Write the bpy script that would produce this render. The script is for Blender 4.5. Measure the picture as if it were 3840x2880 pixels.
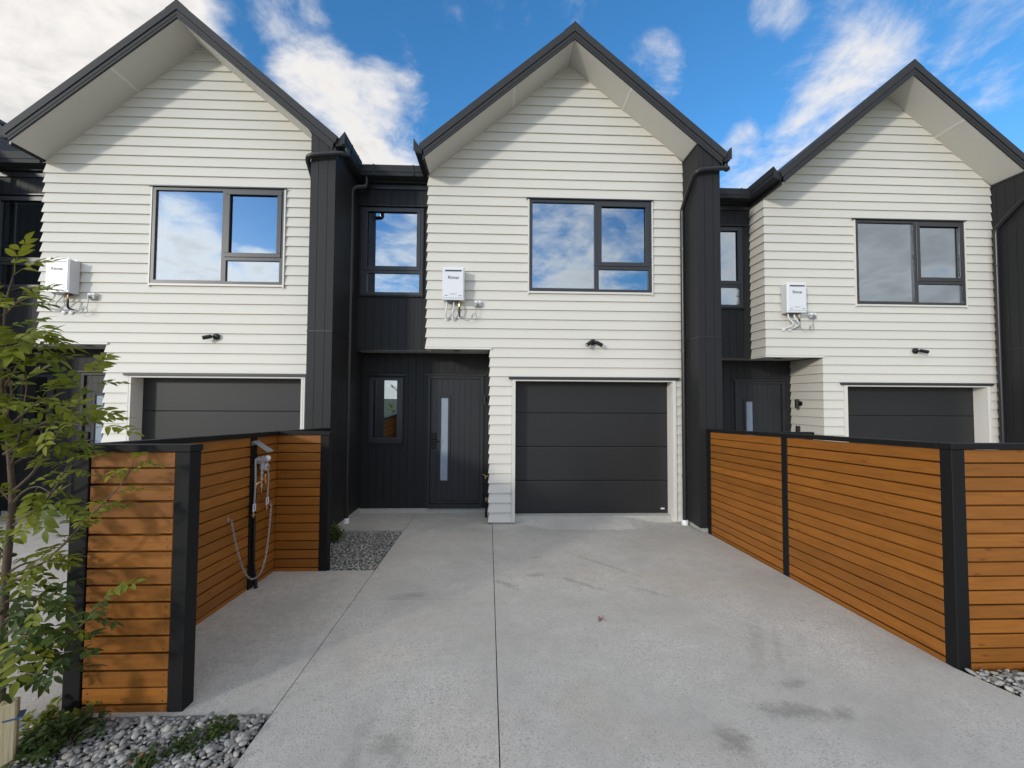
import bpy, bmesh, math, random
from mathutils import Vector, Matrix
R = math.radians
random.seed(7)
for o in list(bpy.data.objects): bpy.data.objects.remove(o)
S = bpy.context.scene
C = S.collection

# ------------------------------------------------------------------ camera
CAM = Vector((1.0826, -6.5419, 1.7949)); F = 1580.0
def basis(yaw, pitch, roll):
    cy, sy = math.cos(yaw), math.sin(yaw); cp, sp = math.cos(pitch), math.sin(pitch); cr, sr = math.cos(roll), math.sin(roll)
    fw = Vector((-sy, cy, 0)); rt = Vector((cy, sy, 0)); up = Vector((0, 0, 1))
    f2 = cp*fw+sp*up; u2 = -sp*fw+cp*up
    return cr*rt+sr*u2, -sr*rt+cr*u2, f2
rt, up, fw = basis(-.0357, .0359, .0055)
cd = bpy.data.cameras.new('camera'); cam = bpy.data.objects.new('camera', cd); C.objects.link(cam)
cd.sensor_width = 36; cd.lens = F/3840*36; cd.clip_start = .05; cd.clip_end = 3000
m = Matrix.Identity(4)
for i in range(3): m[i][0], m[i][1], m[i][2], m[i][3] = rt[i], up[i], -fw[i], CAM[i]
cam.matrix_world = m
S.camera = cam
S.render.resolution_x, S.render.resolution_y = 1024, 768

# ------------------------------------------------------------------ world, sun, exposure
SUN_AZ, SUN_EL = R(41.5), R(14)          # behind the viewer, to the left
sd = Vector((-math.sin(SUN_AZ)*math.cos(SUN_EL), -math.cos(SUN_AZ)*math.cos(SUN_EL), math.sin(SUN_EL)))
SUN_STRENGTH = 1.25; SKY_STRENGTH = .15; EXPOSURE = 0.34
sl = bpy.data.lights.new('sun', 'SUN'); sl.energy = SUN_STRENGTH; sl.angle = R(4.5); sl.color = (1, .94, .84)
so = bpy.data.objects.new('sun', sl); C.objects.link(so); so.rotation_euler = sd.to_track_quat('Z', 'Y').to_euler()
so.location = sd*40

W = bpy.data.worlds.new('World'); S.world = W; W.use_nodes = True
nt = W.node_tree; nt.nodes.clear()
def N(t, typ, **kw):
    n = t.nodes.new(typ)
    for k, v in kw.items():
        if k == 'ins':
            for a, b in v.items(): n.inputs[a].default_value = b
        else: setattr(n, k, v)
    return n
def L(t, a, b): t.links.new(a, b)
def MATH(t, op, a, b=None, clamp=False):
    n = t.nodes.new('ShaderNodeMath'); n.operation = op; n.use_clamp = clamp
    for i, v in enumerate((a, b)):
        if v is None: continue
        if isinstance(v, (int, float)): n.inputs[i].default_value = v
        else: t.links.new(v, n.inputs[i])
    return n.outputs[0]
def build_world():
    t = nt
    sky = N(t, 'ShaderNodeTexSky', sky_type='NISHITA', sun_disc=False, sun_elevation=SUN_EL, sun_rotation=math.atan2(sd.x, sd.y), altitude=50, air_density=1.0, dust_density=.1, ozone_density=3.0)
    hs = N(t, 'ShaderNodeHueSaturation', ins={'Saturation': 1.22, 'Value': 1.34}); L(t, sky.outputs[0], hs.inputs['Color'])
    tc = N(t, 'ShaderNodeTexCoord'); g = tc.outputs['Generated']
    nrm = N(t, 'ShaderNodeVectorMath', operation='NORMALIZE'); L(t, g, nrm.inputs[0]); d = nrm.outputs[0]
    sp = N(t, 'ShaderNodeSeparateXYZ'); L(t, d, sp.inputs[0])
    zz = MATH(t, 'ADD', MATH(t, 'MAXIMUM', sp.outputs[2], 0.0), .22)
    cx = MATH(t, 'DIVIDE', sp.outputs[0], zz); cy = MATH(t, 'DIVIDE', sp.outputs[1], zz)
    cb = N(t, 'ShaderNodeCombineXYZ', ins={2: 3.7}); L(t, cx, cb.inputs[0]); L(t, cy, cb.inputs[1])
    n1 = N(t, 'ShaderNodeTexNoise', ins={'Scale': 1.9, 'Detail': 10, 'Roughness': .62, 'Distortion': .35}); L(t, cb.outputs[0], n1.inputs['Vector'])
    n2 = N(t, 'ShaderNodeTexNoise', ins={'Scale': 5.8, 'Detail': 9, 'Roughness': .63, 'Distortion': .35}); L(t, cb.outputs[0], n2.inputs['Vector'])
    # cloud bodies: (direction, angular radius in degrees, weight)
    blobs = [((-.615,.608,.502),11.5,.75),((-.678,.606,.416),11.5,.7),((-.518,.629,.58),4.5,.55),((-.60,.48,.64),9,.6),((-.8,.5,.35),14,.6),
             ((-.324,.751,.575),4.8,.40),((-.257,.804,.536),5.8,.45),((-.186,.806,.562),3.5,.3),((-.341,.698,.629),3.8,.28),((-.23,.839,.494),6,.42),
             ((.278,.744,.607),4,.28),((.098,.713,.694),5,.14),((-.04,.72,.69),4,.12),((.579,.618,.532),3.4,.19),((.559,.668,.492),3.8,.21),((.533,.721,.444),4.8,.26),
             ((.493,.765,.415),4.5,.3),((.451,.761,.466),3,.27),((.442,.644,.625),2.6,.2),((.75,.50,.44),8,.16),((.711,.595,.374),6,.18),
             ((-.54,-.80,.16),8.5,.5),((-.57,-.77,.28),4.6,.5),((-.47,-.84,.24),4,.42),((-.44,-.87,.17),5,.45),((-.85,-.47,.25),15,.5),((.15,-.92,.30),8,.34),((.40,-.85,.34),9,.36),((.68,-.68,.26),20,.6),((.95,-.2,.3),20,.5),((-.98,.0,.3),20,.55),
             ((0,-.5,.9),26,.5),((-.5,-.2,.85),24,.5),((.5,-.2,.85),24,.5),((0,.1,1),22,.42),((0,-.99,.05),30,.34),((-.6,-.5,.62),14,.45),((.6,-.55,.6),14,.40)]
    tot = None
    for (v, r, w) in blobs:
        vv = Vector(v).normalized()
        dp = N(t, 'ShaderNodeVectorMath', operation='DOT_PRODUCT'); L(t, d, dp.inputs[0]); dp.inputs[1].default_value = vv
        mr = N(t, 'ShaderNodeMapRange', interpolation_type='SMOOTHSTEP', ins={'From Min': math.cos(R(r*1.25)), 'From Max': math.cos(R(r*.25)), 'To Min': 0, 'To Max': w}); L(t, dp.outputs['Value'], mr.inputs['Value'])
        tot = mr.outputs[0] if tot is None else MATH(t, 'MAXIMUM', tot, mr.outputs[0])
    fb = MATH(t, 'ADD', MATH(t, 'MULTIPLY', n1.outputs[0], .52), MATH(t, 'MULTIPLY', n2.outputs[0], .48))
    dens = MATH(t, 'ADD', MATH(t, 'ADD', tot, -1.03), MATH(t, 'MULTIPLY', fb, 1.7))
    hz = N(t, 'ShaderNodeMapRange', interpolation_type='SMOOTHSTEP', ins={'From Min': .0, 'From Max': .17, 'To Min': .42, 'To Max': 0}); L(t, sp.outputs[2], hz.inputs['Value'])
    dens = MATH(t, 'ADD', dens, hz.outputs[0])
    cov = N(t, 'ShaderNodeMapRange', interpolation_type='SMOOTHSTEP', ins={'From Min': -.05, 'From Max': .36, 'To Min': 0, 'To Max': .96}); L(t, dens, cov.inputs['Value'])
    # thick parts turn grey underneath; cloud near the sun is brighter (forward scatter)
    thick = N(t, 'ShaderNodeMapRange', interpolation_type='SMOOTHSTEP', ins={'From Min': .22, 'From Max': .62, 'To Min': 0, 'To Max': 1}); L(t, dens, thick.inputs['Value'])
    mc = N(t, 'ShaderNodeMix', data_type='RGBA'); L(t, thick.outputs[0], mc.inputs[0])
    mc.inputs[6].default_value = (5.1, 4.9, 4.65, 1); mc.inputs[7].default_value = (3.4, 3.3, 3.2, 1)
    dps = N(t, 'ShaderNodeVectorMath', operation='DOT_PRODUCT'); L(t, d, dps.inputs[0]); dps.inputs[1].default_value = sd
    ph = MATH(t, 'POWER', MATH(t, 'MULTIPLY', MATH(t, 'ADD', dps.outputs['Value'], 1.0), .5), 4.0)
    gl = MATH(t, 'ADD', 1.0, MATH(t, 'MULTIPLY', ph, 1.35))
    mg = N(t, 'ShaderNodeVectorMath', operation='SCALE'); L(t, mc.outputs[2], mg.inputs[0]); L(t, gl, mg.inputs['Scale'])
    mx = N(t, 'ShaderNodeMix', data_type='RGBA'); L(t, cov.outputs[0], mx.inputs[0]); L(t, hs.outputs[0], mx.inputs[6]); L(t, mg.outputs[0], mx.inputs[7])
    bg = N(t, 'ShaderNodeBackground', ins={'Strength': SKY_STRENGTH}); L(t, mx.outputs[2], bg.inputs[0])
    out = N(t, 'ShaderNodeOutputWorld'); L(t, bg.outputs[0], out.inputs[0])
build_world()
vs = S.view_settings; vs.view_transform = 'Standard'; vs.look = 'None'; vs.exposure = EXPOSURE; vs.gamma = 1; vs.use_curve_mapping = False

# ------------------------------------------------------------------ materials
MT = {}
def mat(name, col, rough=.6, metal=0, spec=.5, var=0, vscale=3, bump=0, bscale=60, objvar=0, stretch=None, bdist=.01):
    m_ = bpy.data.materials.new(name); m_.use_nodes = True; t = m_.node_tree; b = t.nodes['Principled BSDF']
    b.inputs['Roughness'].default_value = rough; b.inputs['Metallic'].default_value = metal; b.inputs['Specular IOR Level'].default_value = spec
    b.inputs['Base Color'].default_value = (*col, 1)
    tc = N(t, 'ShaderNodeTexCoord'); vec = tc.outputs['Object']
    if stretch:
        mp = N(t, 'ShaderNodeMapping'); mp.inputs['Scale'].default_value = stretch; L(t, vec, mp.inputs[0]); vec = mp.outputs[0]
    if var or objvar:
        rgb = N(t, 'ShaderNodeRGB'); rgb.outputs[0].default_value = (*col, 1)
        hs = N(t, 'ShaderNodeHueSaturation'); L(t, rgb.outputs[0], hs.inputs['Color'])
        val = 1.0
        if var:
            n = N(t, 'ShaderNodeTexNoise', ins={'Scale': vscale, 'Detail': 6, 'Roughness': .65}); L(t, vec, n.inputs['Vector'])
            val = MATH(t, 'ADD', MATH(t, 'MULTIPLY', n.outputs[0], 2*var), 1-var)
        if objvar:
            oi = N(t, 'ShaderNodeObjectInfo')
            val = MATH(t, 'MULTIPLY', val, MATH(t, 'ADD', MATH(t, 'MULTIPLY', oi.outputs['Random'], 2*objvar), 1-objvar))
        L(t, val, hs.inputs['Value']); L(t, hs.outputs[0], b.inputs['Base Color'])
    if bump:
        n = N(t, 'ShaderNodeTexNoise', ins={'Scale': bscale, 'Detail': 4, 'Roughness': .6}); L(t, vec, n.inputs['Vector'])
        bp = N(t, 'ShaderNodeBump', ins={'Strength': bump, 'Distance': bdist}); L(t, n.outputs[0], bp.inputs['Height']); L(t, bp.outputs[0], b.inputs['Normal'])
    MT[name] = m_; return m_
mat('board_white', (.70, .672, .602), .55, var=.035, vscale=1.6, bump=.12, bscale=260, objvar=.012, bdist=.002)
mat('trim_white', (.73, .705, .645), .45, var=.02)
mat('soffit_white', (.60, .58, .53), .6, var=.03, vscale=2, bump=.1, bscale=200, bdist=.002)
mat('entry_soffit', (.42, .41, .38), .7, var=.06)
mat('clad_black', (.0165, .017, .018), .6, spec=.35, var=.08, vscale=2.5, bump=.15, bscale=220, bdist=.002)
mat('metal_black', (.018, .018, .020), .32, spec=.5, var=.06)
mat('roof_metal', (.036, .037, .039), .6, spec=.3, var=.08, vscale=2)
mat('frame_dark', (.036, .037, .040), .38, spec=.5, var=.05)
mat('gutter_dark', (.026, .028, .030), .6, spec=.3, var=.08)
mat('door_dark', (.024, .025, .028), .5, spec=.4, var=.06, vscale=3)
mat('garage_dark', (.020, .020, .0205), .48, spec=.4, var=.05, vscale=2, bump=.35, bscale=1.0, stretch=(60, 60, 210), bdist=.003)
mat('post_black', (.008, .008, .0085), .6, spec=.25, var=.15, vscale=4)
mat('concrete_base', (.46, .45, .41), .85, var=.22, vscale=9, bump=.4, bscale=40)
mat('heater_white', (.78, .80, .82), .32, spec=.5)
mat('heater_side', (.62, .64, .66), .45, var=.06)
mat('plastic_white', (.80, .80, .80), .35)
mat('plastic_grey', (.42, .43, .44), .4)
mat('pipe_lag', (.8, .8, .79), .6, var=.06, vscale=30)
mat('black_plastic', (.007, .007, .008), .3)
mat('grey_cable', (.20, .20, .21), .5)
mat('dark_text', (.05, .05, .06), .5)
mat('brass', (.62, .42, .20), .3, metal=1, var=.1, vscale=30)
mat('galv', (.50, .52, .53), .42, metal=.7, var=.18, vscale=25)
mat('reg_grey', (.45, .45, .45), .45, metal=.3, var=.1, vscale=20)
mat('hose_grey', (.33, .33, .32), .5)
mat('orange_plastic', (.75, .26, .05), .45)
mat('screw', (.16, .08, .03), .5)
mat('label_white', (.78, .78, .78), .5)
mat('label_red', (.55, .06, .05), .5)
mat('label_blue', (.12, .2, .45), .5)
mat('downlight', (.03, .03, .03), .3)
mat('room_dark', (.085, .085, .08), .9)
mat('jamb_white', (.62, .62, .60), .6)
mat('frosted', (.30, .36, .43), .22, spec=.6, var=.12, vscale=3)
mat('soil', (.05, .045, .04), .95, var=.3, vscale=20)
mat('stake_wood', (.50, .42, .25), .8, var=.25, vscale=3, stretch=(12, 12, 1), bump=.3, bscale=8)
mat('tie_blue', (.06, .10, .20), .5)
mat('bark', (.115, .08, .055), .85, var=.3, vscale=40, bump=.5, bscale=90)
mat('asphalt', (.05, .05, .052), .9, var=.2, vscale=3)
mat('grass', (.075, .11, .035), .95, var=.35, vscale=.6)
mat('dry_leaf', (.28, .085, .05), .8, var=.3, vscale=30)
mat('dry_leaf_orange', (.42, .17, .05), .8, var=.3, vscale=30)
mat('joint_dark', (.035, .033, .03), .95)
def mat_wood():
    m_ = bpy.data.materials.new('stained_timber'); m_.use_nodes = True; t = m_.node_tree; b = t.nodes['Principled BSDF']
    tc = N(t, 'ShaderNodeTexCoord'); oi = N(t, 'ShaderNodeObjectInfo')
    off = N(t, 'ShaderNodeVectorMath', operation='MULTIPLY_ADD'); cb = N(t, 'ShaderNodeCombineXYZ'); 
    for k in range(3): L(t, oi.outputs['Random'], cb.inputs[k])
    L(t, cb.outputs[0], off.inputs[0]); off.inputs[1].default_value = (37, 53, 71); L(t, tc.outputs['Object'], off.inputs[2])
    mp = N(t, 'ShaderNodeMapping'); mp.inputs['Scale'].default_value = (2.2, 2.2, 26); L(t, off.outputs[0], mp.inputs[0])
    n = N(t, 'ShaderNodeTexNoise', ins={'Scale': 1.6, 'Detail': 9, 'Roughness': .62, 'Distortion': .6}); L(t, mp.outputs[0], n.inputs['Vector'])
    n2 = N(t, 'ShaderNodeTexNoise', ins={'Scale': 2.3, 'Detail': 3}); L(t, off.outputs[0], n2.inputs['Vector'])
    cr = N(t, 'ShaderNodeValToRGB'); e = cr.color_ramp.elements
    e[0].position = .25; e[0].color = (.25, .088, .012, 1); e[1].position = .75; e[1].color = (.38, .140, .021, 1)
    L(t, n.outputs[0], cr.inputs[0])
    km = N(t, 'ShaderNodeMapping'); km.inputs['Scale'].default_value = (3.2, 3.2, 11); L(t, off.outputs[0], km.inputs[0])
    kv = N(t, 'ShaderNodeTexVoronoi', ins={'Scale': 1.0, 'Randomness': 1}); L(t, km.outputs[0], kv.inputs['Vector'])
    kk = N(t, 'ShaderNodeMapRange', interpolation_type='SMOOTHSTEP', ins={'From Min': .03, 'From Max': .13, 'To Min': .6, 'To Max': 0}); L(t, kv.outputs['Distance'], kk.inputs['Value'])
    kc = N(t, 'ShaderNodeMix', data_type='RGBA'); L(t, kk.outputs[0], kc.inputs[0]); L(t, cr.outputs[0], kc.inputs[6]); kc.inputs[7].default_value = (.10, .035, .008, 1)
    hs = N(t, 'ShaderNodeHueSaturation', ins={'Saturation': 1.0}); L(t, kc.outputs[2], hs.inputs['Color'])
    v = MATH(t, 'MULTIPLY', MATH(t, 'ADD', MATH(t, 'MULTIPLY', oi.outputs['Random'], .28), .76), MATH(t, 'ADD', MATH(t, 'MULTIPLY', n2.outputs[0], .3), .85))
    L(t, v, hs.inputs['Value']); L(t, hs.outputs[0], b.inputs['Base Color'])
    b.inputs['Roughness'].default_value = .5; b.inputs['Specular IOR Level'].default_value = .35
    bp = N(t, 'ShaderNodeBump', ins={'Strength': .25, 'Distance': .003}); L(t, n.outputs[0], bp.inputs['Height']); L(t, bp.outputs[0], b.inputs['Normal'])
    MT['timber'] = m_
mat_wood()
def mat_concrete():
    m_ = bpy.data.materials.new('exposed_concrete'); m_.use_nodes = True; t = m_.node_tree; b = t.nodes['Principled BSDF']
    ge = N(t, 'ShaderNodeNewGeometry'); p = ge.outputs['Position']
    base = N(t, 'ShaderNodeTexNoise', ins={'Scale': 1.1, 'Detail': 7, 'Roughness': .62, 'Distortion': .3}); L(t, p, base.inputs['Vector'])
    mid = N(t, 'ShaderNodeTexNoise', ins={'Scale': 7, 'Detail': 6, 'Roughness': .7}); L(t, p, mid.inputs['Vector'])
    fine = N(t, 'ShaderNodeTexNoise', ins={'Scale': 120, 'Detail': 3, 'Roughness': .7}); L(t, p, fine.inputs['Vector'])
    vo = N(t, 'ShaderNodeTexVoronoi', ins={'Scale': 130}); L(t, p, vo.inputs['Vector'])
    cr = N(t, 'ShaderNodeValToRGB'); e = cr.color_ramp.elements
    e[0].position = .3; e[0].color = (.44, .423, .388, 1); e[1].position = .72; e[1].color = (.59, .568, .525, 1); L(t, base.outputs[0], cr.inputs[0])
    k = MATH(t, 'ADD', MATH(t, 'MULTIPLY', mid.outputs[0], .36), .82)
    # aggregate specks
    sp = N(t, 'ShaderNodeSeparateColor'); L(t, vo.outputs['Color'], sp.inputs[0])
    dk = N(t, 'ShaderNodeMapRange', ins={'From Min': .70, 'From Max': .95, 'To Min': 1, 'To Max': .66}); L(t, sp.outputs[0], dk.inputs['Value'])
    lt = N(t, 'ShaderNodeMapRange', ins={'From Min': .93, 'From Max': 1, 'To Min': 1, 'To Max': 1.25}); L(t, sp.outputs[1], lt.inputs['Value'])
    # where the paste is worn the stones show more
    pw = N(t, 'ShaderNodeMapRange', ins={'From Min': .38, 'From Max': .62, 'To Min': .35, 'To Max': 1}); L(t, base.outputs[0], pw.inputs['Value'])
    f2 = MATH(t, 'ADD', MATH(t, 'MULTIPLY', fine.outputs[0], .34), .83)
    mul = MATH(t, 'MULTIPLY', MATH(t, 'MULTIPLY', dk.outputs[0], lt.outputs[0]), f2)
    mul = MATH(t, 'ADD', MATH(t, 'MULTIPLY', MATH(t, 'SUBTRACT', mul, 1.0), pw.outputs[0]), 1.0)
    k = MATH(t, 'MULTIPLY', k, mul)
    # stains: dark tyre and oil marks with a ragged outline at their own places (x, y, rx, ry, angle, depth)
    st = [(2.75,-4.17,.20,.07,-8,.30),(3.02,-4.20,.08,.05,30,.28),(2.30,-4.36,.08,.10,20,.30),(.55,-4.35,.09,.10,15,.24),(2.96,-3.93,.10,.05,10,.24),
          (.30,-2.58,.17,.07,10,.24),(1.50,-2.1,.10,.06,10,.22),(2.25,-1.75,.45,.028,-52,.22),(1.95,-2.35,.25,.035,-42,.26),(1.2,-2.35,.16,.05,-50,.2),(2.55,-2.55,.2,.02,-42,.2),
          (1.55,-1.55,.07,.03,10,.22),(.75,-.35,.5,.18,-15,.12),(-.75,-2.9,.5,.9,0,.16),(.3,-.1,.5,.3,10,.12),(3.0,-3.45,.06,.4,-30,.14),(3.12,-3.5,.03,.35,-30,.12),(.4,-4.6,.05,.5,0,.16),(.62,-4.6,.05,.5,0,.16)]
    dn = N(t, 'ShaderNodeTexNoise', ins={'Scale': 13, 'Detail': 9, 'Roughness': .8}); L(t, p, dn.inputs['Vector'])
    tot = None
    for (x, y, rx, ry, a, w) in st:
        mp = N(t, 'ShaderNodeMapping', vector_type='TEXTURE'); mp.inputs['Location'].default_value = (x, y, 0); mp.inputs['Rotation'].default_value = (0, 0, R(a)); mp.inputs['Scale'].default_value = (rx, ry, 40); L(t, p, mp.inputs[0])
        ln = N(t, 'ShaderNodeVectorMath', operation='LENGTH'); L(t, mp.outputs[0], ln.inputs[0])
        q = MATH(t, 'ADD', ln.outputs['Value'], MATH(t, 'MULTIPLY', MATH(t, 'SUBTRACT', dn.outputs[0], .5), 4.2))
        mr = N(t, 'ShaderNodeMapRange', interpolation_type='SMOOTHSTEP', ins={'From Min': 1.5, 'From Max': .1, 'To Min': 0, 'To Max': w}); L(t, q, mr.inputs['Value'])
        tot = mr.outputs[0] if tot is None else MATH(t, 'MAXIMUM', tot, mr.outputs[0])
    k = MATH(t, 'MULTIPLY', k, MATH(t, 'SUBTRACT', 1.0, MATH(t, 'MULTIPLY', tot, 1.15)))
    # faint rusty blooms
    rn = N(t, 'ShaderNodeTexNoise', ins={'Scale': .9, 'Detail': 5}); mp = N(t, 'ShaderNodeMapping'); mp.inputs['Location'].default_value = (4.3, 1.7, 9); L(t, p, mp.inputs[0]); L(t, mp.outputs[0], rn.inputs['Vector'])
    rr = N(t, 'ShaderNodeMapRange', ins={'From Min': .55, 'From Max': .75, 'To Min': 0, 'To Max': .32}); L(t, rn.outputs[0], rr.inputs['Value'])
    mx = N(t, 'ShaderNodeMix', data_type='RGBA', blend_type='MULTIPLY'); L(t, rr.outputs[0], mx.inputs[0]); L(t, cr.outputs[0], mx.inputs[6]); mx.inputs[7].default_value = (1, .84, .68, 1)
    sc = N(t, 'ShaderNodeVectorMath', operation='SCALE'); L(t, mx.outputs[2], sc.inputs[0]); L(t, k, sc.inputs['Scale'])
    L(t, sc.outputs[0], b.inputs['Base Color']); b.inputs['Roughness'].default_value = .82; b.inputs['Specular IOR Level'].default_value = .3
    h = MATH(t, 'ADD', MATH(t, 'MULTIPLY', fine.outputs[0], .5), MATH(t, 'MULTIPLY', vo.outputs['Distance'], .6))
    bp = N(t, 'ShaderNodeBump', ins={'Strength': .35, 'Distance': .004}); L(t, h, bp.inputs['Height']); L(t, bp.outputs[0], b.inputs['Normal'])
    MT['concrete'] = m_
mat_concrete()
def mat_glass():
    m_ = bpy.data.materials.new('window_glass'); m_.use_nodes = True; t = m_.node_tree; t.nodes.clear()
    g = N(t, 'ShaderNodeBsdfGlossy', ins={'Color': (.66, .74, .84, 1), 'Roughness': .0}); tr = N(t, 'ShaderNodeBsdfTransparent', ins={'Color': (.72, .76, .75, 1)})
    tc = N(t, 'ShaderNodeTexCoord'); n = N(t, 'ShaderNodeTexNoise', ins={'Scale': 1.2, 'Detail': 1}); L(t, tc.outputs['Object'], n.inputs['Vector'])
    bp = N(t, 'ShaderNodeBump', ins={'Strength': .12, 'Distance': .01}); L(t, n.outputs[0], bp.inputs['Height']); L(t, bp.outputs[0], g.inputs['Normal'])
    mx = N(t, 'ShaderNodeMixShader', ins={0: .42}); L(t, tr.outputs[0], mx.inputs[1]); L(t, g.outputs[0], mx.inputs[2])
    o = N(t, 'ShaderNodeOutputMaterial'); L(t, mx.outputs[0], o.inputs[0]); MT['glass'] = m_
mat_glass()
def mat_leaf(name, c1, c2, trans=.35):
    m_ = bpy.data.materials.new(name); m_.use_nodes = True; t = m_.node_tree; b = t.nodes['Principled BSDF']
    oi = N(t, 'ShaderNodeObjectInfo'); ge = N(t, 'ShaderNodeNewGeometry')
    n = N(t, 'ShaderNodeTexNoise', ins={'Scale': 9, 'Detail': 3}); L(t, ge.outputs['Position'], n.inputs['Vector'])
    r = MATH(t, 'ADD', MATH(t, 'MULTIPLY', oi.outputs['Random'], .55), MATH(t, 'MULTIPLY', n.outputs[0], .45))
    mx = N(t, 'ShaderNodeMix', data_type='RGBA'); L(t, r, mx.inputs[0]); mx.inputs[6].default_value = (*c1, 1); mx.inputs[7].default_value = (*c2, 1)
    L(t, mx.outputs[2], b.inputs['Base Color']); b.inputs['Roughness'].default_value = .5; b.inputs['Specular IOR Level'].default_value = .2
    tl = N(t, 'ShaderNodeBsdfTranslucent'); L(t, mx.outputs[2], tl.inputs[0])
    ms = N(t, 'ShaderNodeMixShader', ins={0: trans}); o = t.nodes['Material Output']; L(t, b.outputs[0], ms.inputs[1]); L(t, tl.outputs[0], ms.inputs[2]); L(t, ms.outputs[0], o.inputs[0])
    MT[name] = m_
mat_leaf('leaf_green', (.10, .145, .018), (.29, .29, .03))
mat_leaf('leaf_dark', (.03, .058, .014), (.085, .12, .026), .25)
mat_leaf('leaf_bush', (.06, .10, .03), (.12, .17, .045), .2)
def mat_pebble():
    m_ = bpy.data.materials.new('river_pebble'); m_.use_nodes = True; t = m_.node_tree; b = t.nodes['Principled BSDF']
    oi = N(t, 'ShaderNodeObjectInfo'); ge = N(t, 'ShaderNodeNewGeometry')
    # each stone its own tone: island random varies inside the joined fill, object random for single stones
    r = MATH(t, 'FRACT', MATH(t, 'ADD', MATH(t, 'MULTIPLY', oi.outputs['Random'], 3.7), ge.outputs['Random Per Island']))
    cr = N(t, 'ShaderNodeValToRGB'); e = cr.color_ramp.elements; e[0].color = (.15, .15, .148, 1); e[1].position = 1; e[1].color = (.45, .40, .32, 1)
    for pos, c in ((.35, (.27, .266, .25)), (.7, (.36, .352, .325)), (.92, (.43, .42, .39))):
        x = e.new(pos); x.color = (*c, 1)
    L(t, r, cr.inputs[0])
    n = N(t, 'ShaderNodeTexNoise', ins={'Scale': 45, 'Detail': 5}); L(t, ge.outputs['Position'], n.inputs['Vector'])
    sc = N(t, 'ShaderNodeVectorMath', operation='SCALE'); L(t, cr.outputs[0], sc.inputs[0]); L(t, MATH(t, 'ADD', MATH(t, 'MULTIPLY', n.outputs[0], .5), .75), sc.inputs['Scale'])
    L(t, sc.outputs[0], b.inputs['Base Color']); b.inputs['Roughness'].default_value = .72; b.inputs['Specular IOR Level'].default_value = .3
    MT['pebble'] = m_
mat_pebble()

# ------------------------------------------------------------------ mesh helpers
class MB:
    def __init__(s): s.v = []; s.f = []; s.sm = False
    def poly(s, pts, faces):
        n = len(s.v); s.v += [tuple(p) for p in pts]; s.f += [tuple(i+n for i in f) for f in faces]; return s
    def box(s, x0, x1, y0, y1, z0, z1):
        return s.hexa([(x0,y0,z0),(x1,y0,z0),(x1,y1,z0),(x0,y1,z0),(x0,y0,z1),(x1,y0,z1),(x1,y1,z1),(x0,y1,z1)])
    def hexa(s, p):
        return s.poly(p, [(0,3,2,1),(4,5,6,7),(0,1,5,4),(1,2,6,5),(2,3,7,6),(3,0,4,7)])
    def prism(s, poly, fn0, fn1):      # polygon of 2-tuples mapped by two functions to the two end caps
        n = len(poly); a = [fn0(*p) for p in poly]; b = [fn1(*p) for p in poly]
        return s.poly(a+b, [tuple(range(n))[::-1], tuple(range(n, 2*n))]+[(i, (i+1) % n, (i+1) % n+n, i+n) for i in range(n)])
    def tube(s, pts, r, seg=8, caps=True):
        pts = [Vector(p) for p in pts]; rs = r if isinstance(r, (list, tuple)) else [r]*len(pts)
        n0 = len(s.v); prev = None
        for i, p in enumerate(pts):
            d = (pts[min(i+1, len(pts)-1)]-pts[max(i-1, 0)]).normalized()
            if prev is None: a = d.orthogonal().normalized()
            else: a = (prev-d*prev.dot(d)).normalized()
            prev = a; b = d.cross(a)
            for k in range(seg):
                t = 2*math.pi*k/seg; q = p+(a*math.cos(t)+b*math.sin(t))*rs[i]; s.v.append(tuple(q))
        for i in range(len(pts)-1):
            for k in range(seg):
                s.f.append((n0+i*seg+k, n0+i*seg+(k+1) % seg, n0+(i+1)*seg+(k+1) % seg, n0+(i+1)*seg+k))
        if caps:
            s.f.append(tuple(n0+k for k in range(seg))[::-1]); e = n0+(len(pts)-1)*seg; s.f.append(tuple(e+k for k in range(seg)))
        return s
    def mesh(s, name, m_, smooth=False, bevel=0):
        me = bpy.data.meshes.new(name); me.from_pydata(s.v, [], s.f)
        bm = bmesh.new(); bm.from_mesh(me); bmesh.ops.recalc_face_normals(bm, faces=bm.faces)
        if bevel: bmesh.ops.bevel(bm, geom=list(bm.edges), offset=bevel, segments=1, affect='EDGES', clamp_overlap=True)
        bm.to_mesh(me); bm.free()
        if smooth:
            me.polygons.foreach_set('use_smooth', [True]*len(me.polygons))
            try: me.set_sharp_from_angle(angle=R(50))
            except Exception: pass
        me.materials.append(MT[m_]); return me
def spline(pts, n=6):
    P = [Vector(p) for p in pts]; out = []
    for i in range(len(P)-1):
        p0 = P[max(i-1, 0)]; p1 = P[i]; p2 = P[i+1]; p3 = P[min(i+2, len(P)-1)]
        for k in range(n):
            t = k/n; out.append(.5*((2*p1)+(p2-p0)*t+(2*p0-5*p1+4*p2-p3)*t*t+(3*p1-p0-3*p2+p3)*t**3))
    out.append(P[-1]); return out
def link(name, me, parent=None, loc=(0,0,0), rot=None):
    o = bpy.data.objects.new(name, me); C.objects.link(o); o.parent = parent; o.location = loc
    if rot: o.rotation_euler = rot
    return o
def ob(name, mb, m_, parent=None, smooth=False, bevel=0, loc=(0,0,0), rot=None):
    return link(name, mb.mesh(name, m_, smooth, bevel), parent, loc, rot)
def tag(o, label=None, cat=None, group=None, kind=None):
    if label: o['label'] = label
    if cat: o['category'] = cat
    if group: o['group'] = group
    if kind: o['kind'] = kind
    return o
def thing(name, loc, label, cat, group=None, rz=0):
    o = link(name, None, None, loc, (0, 0, rz)); return tag(o, label, cat, group)
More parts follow.
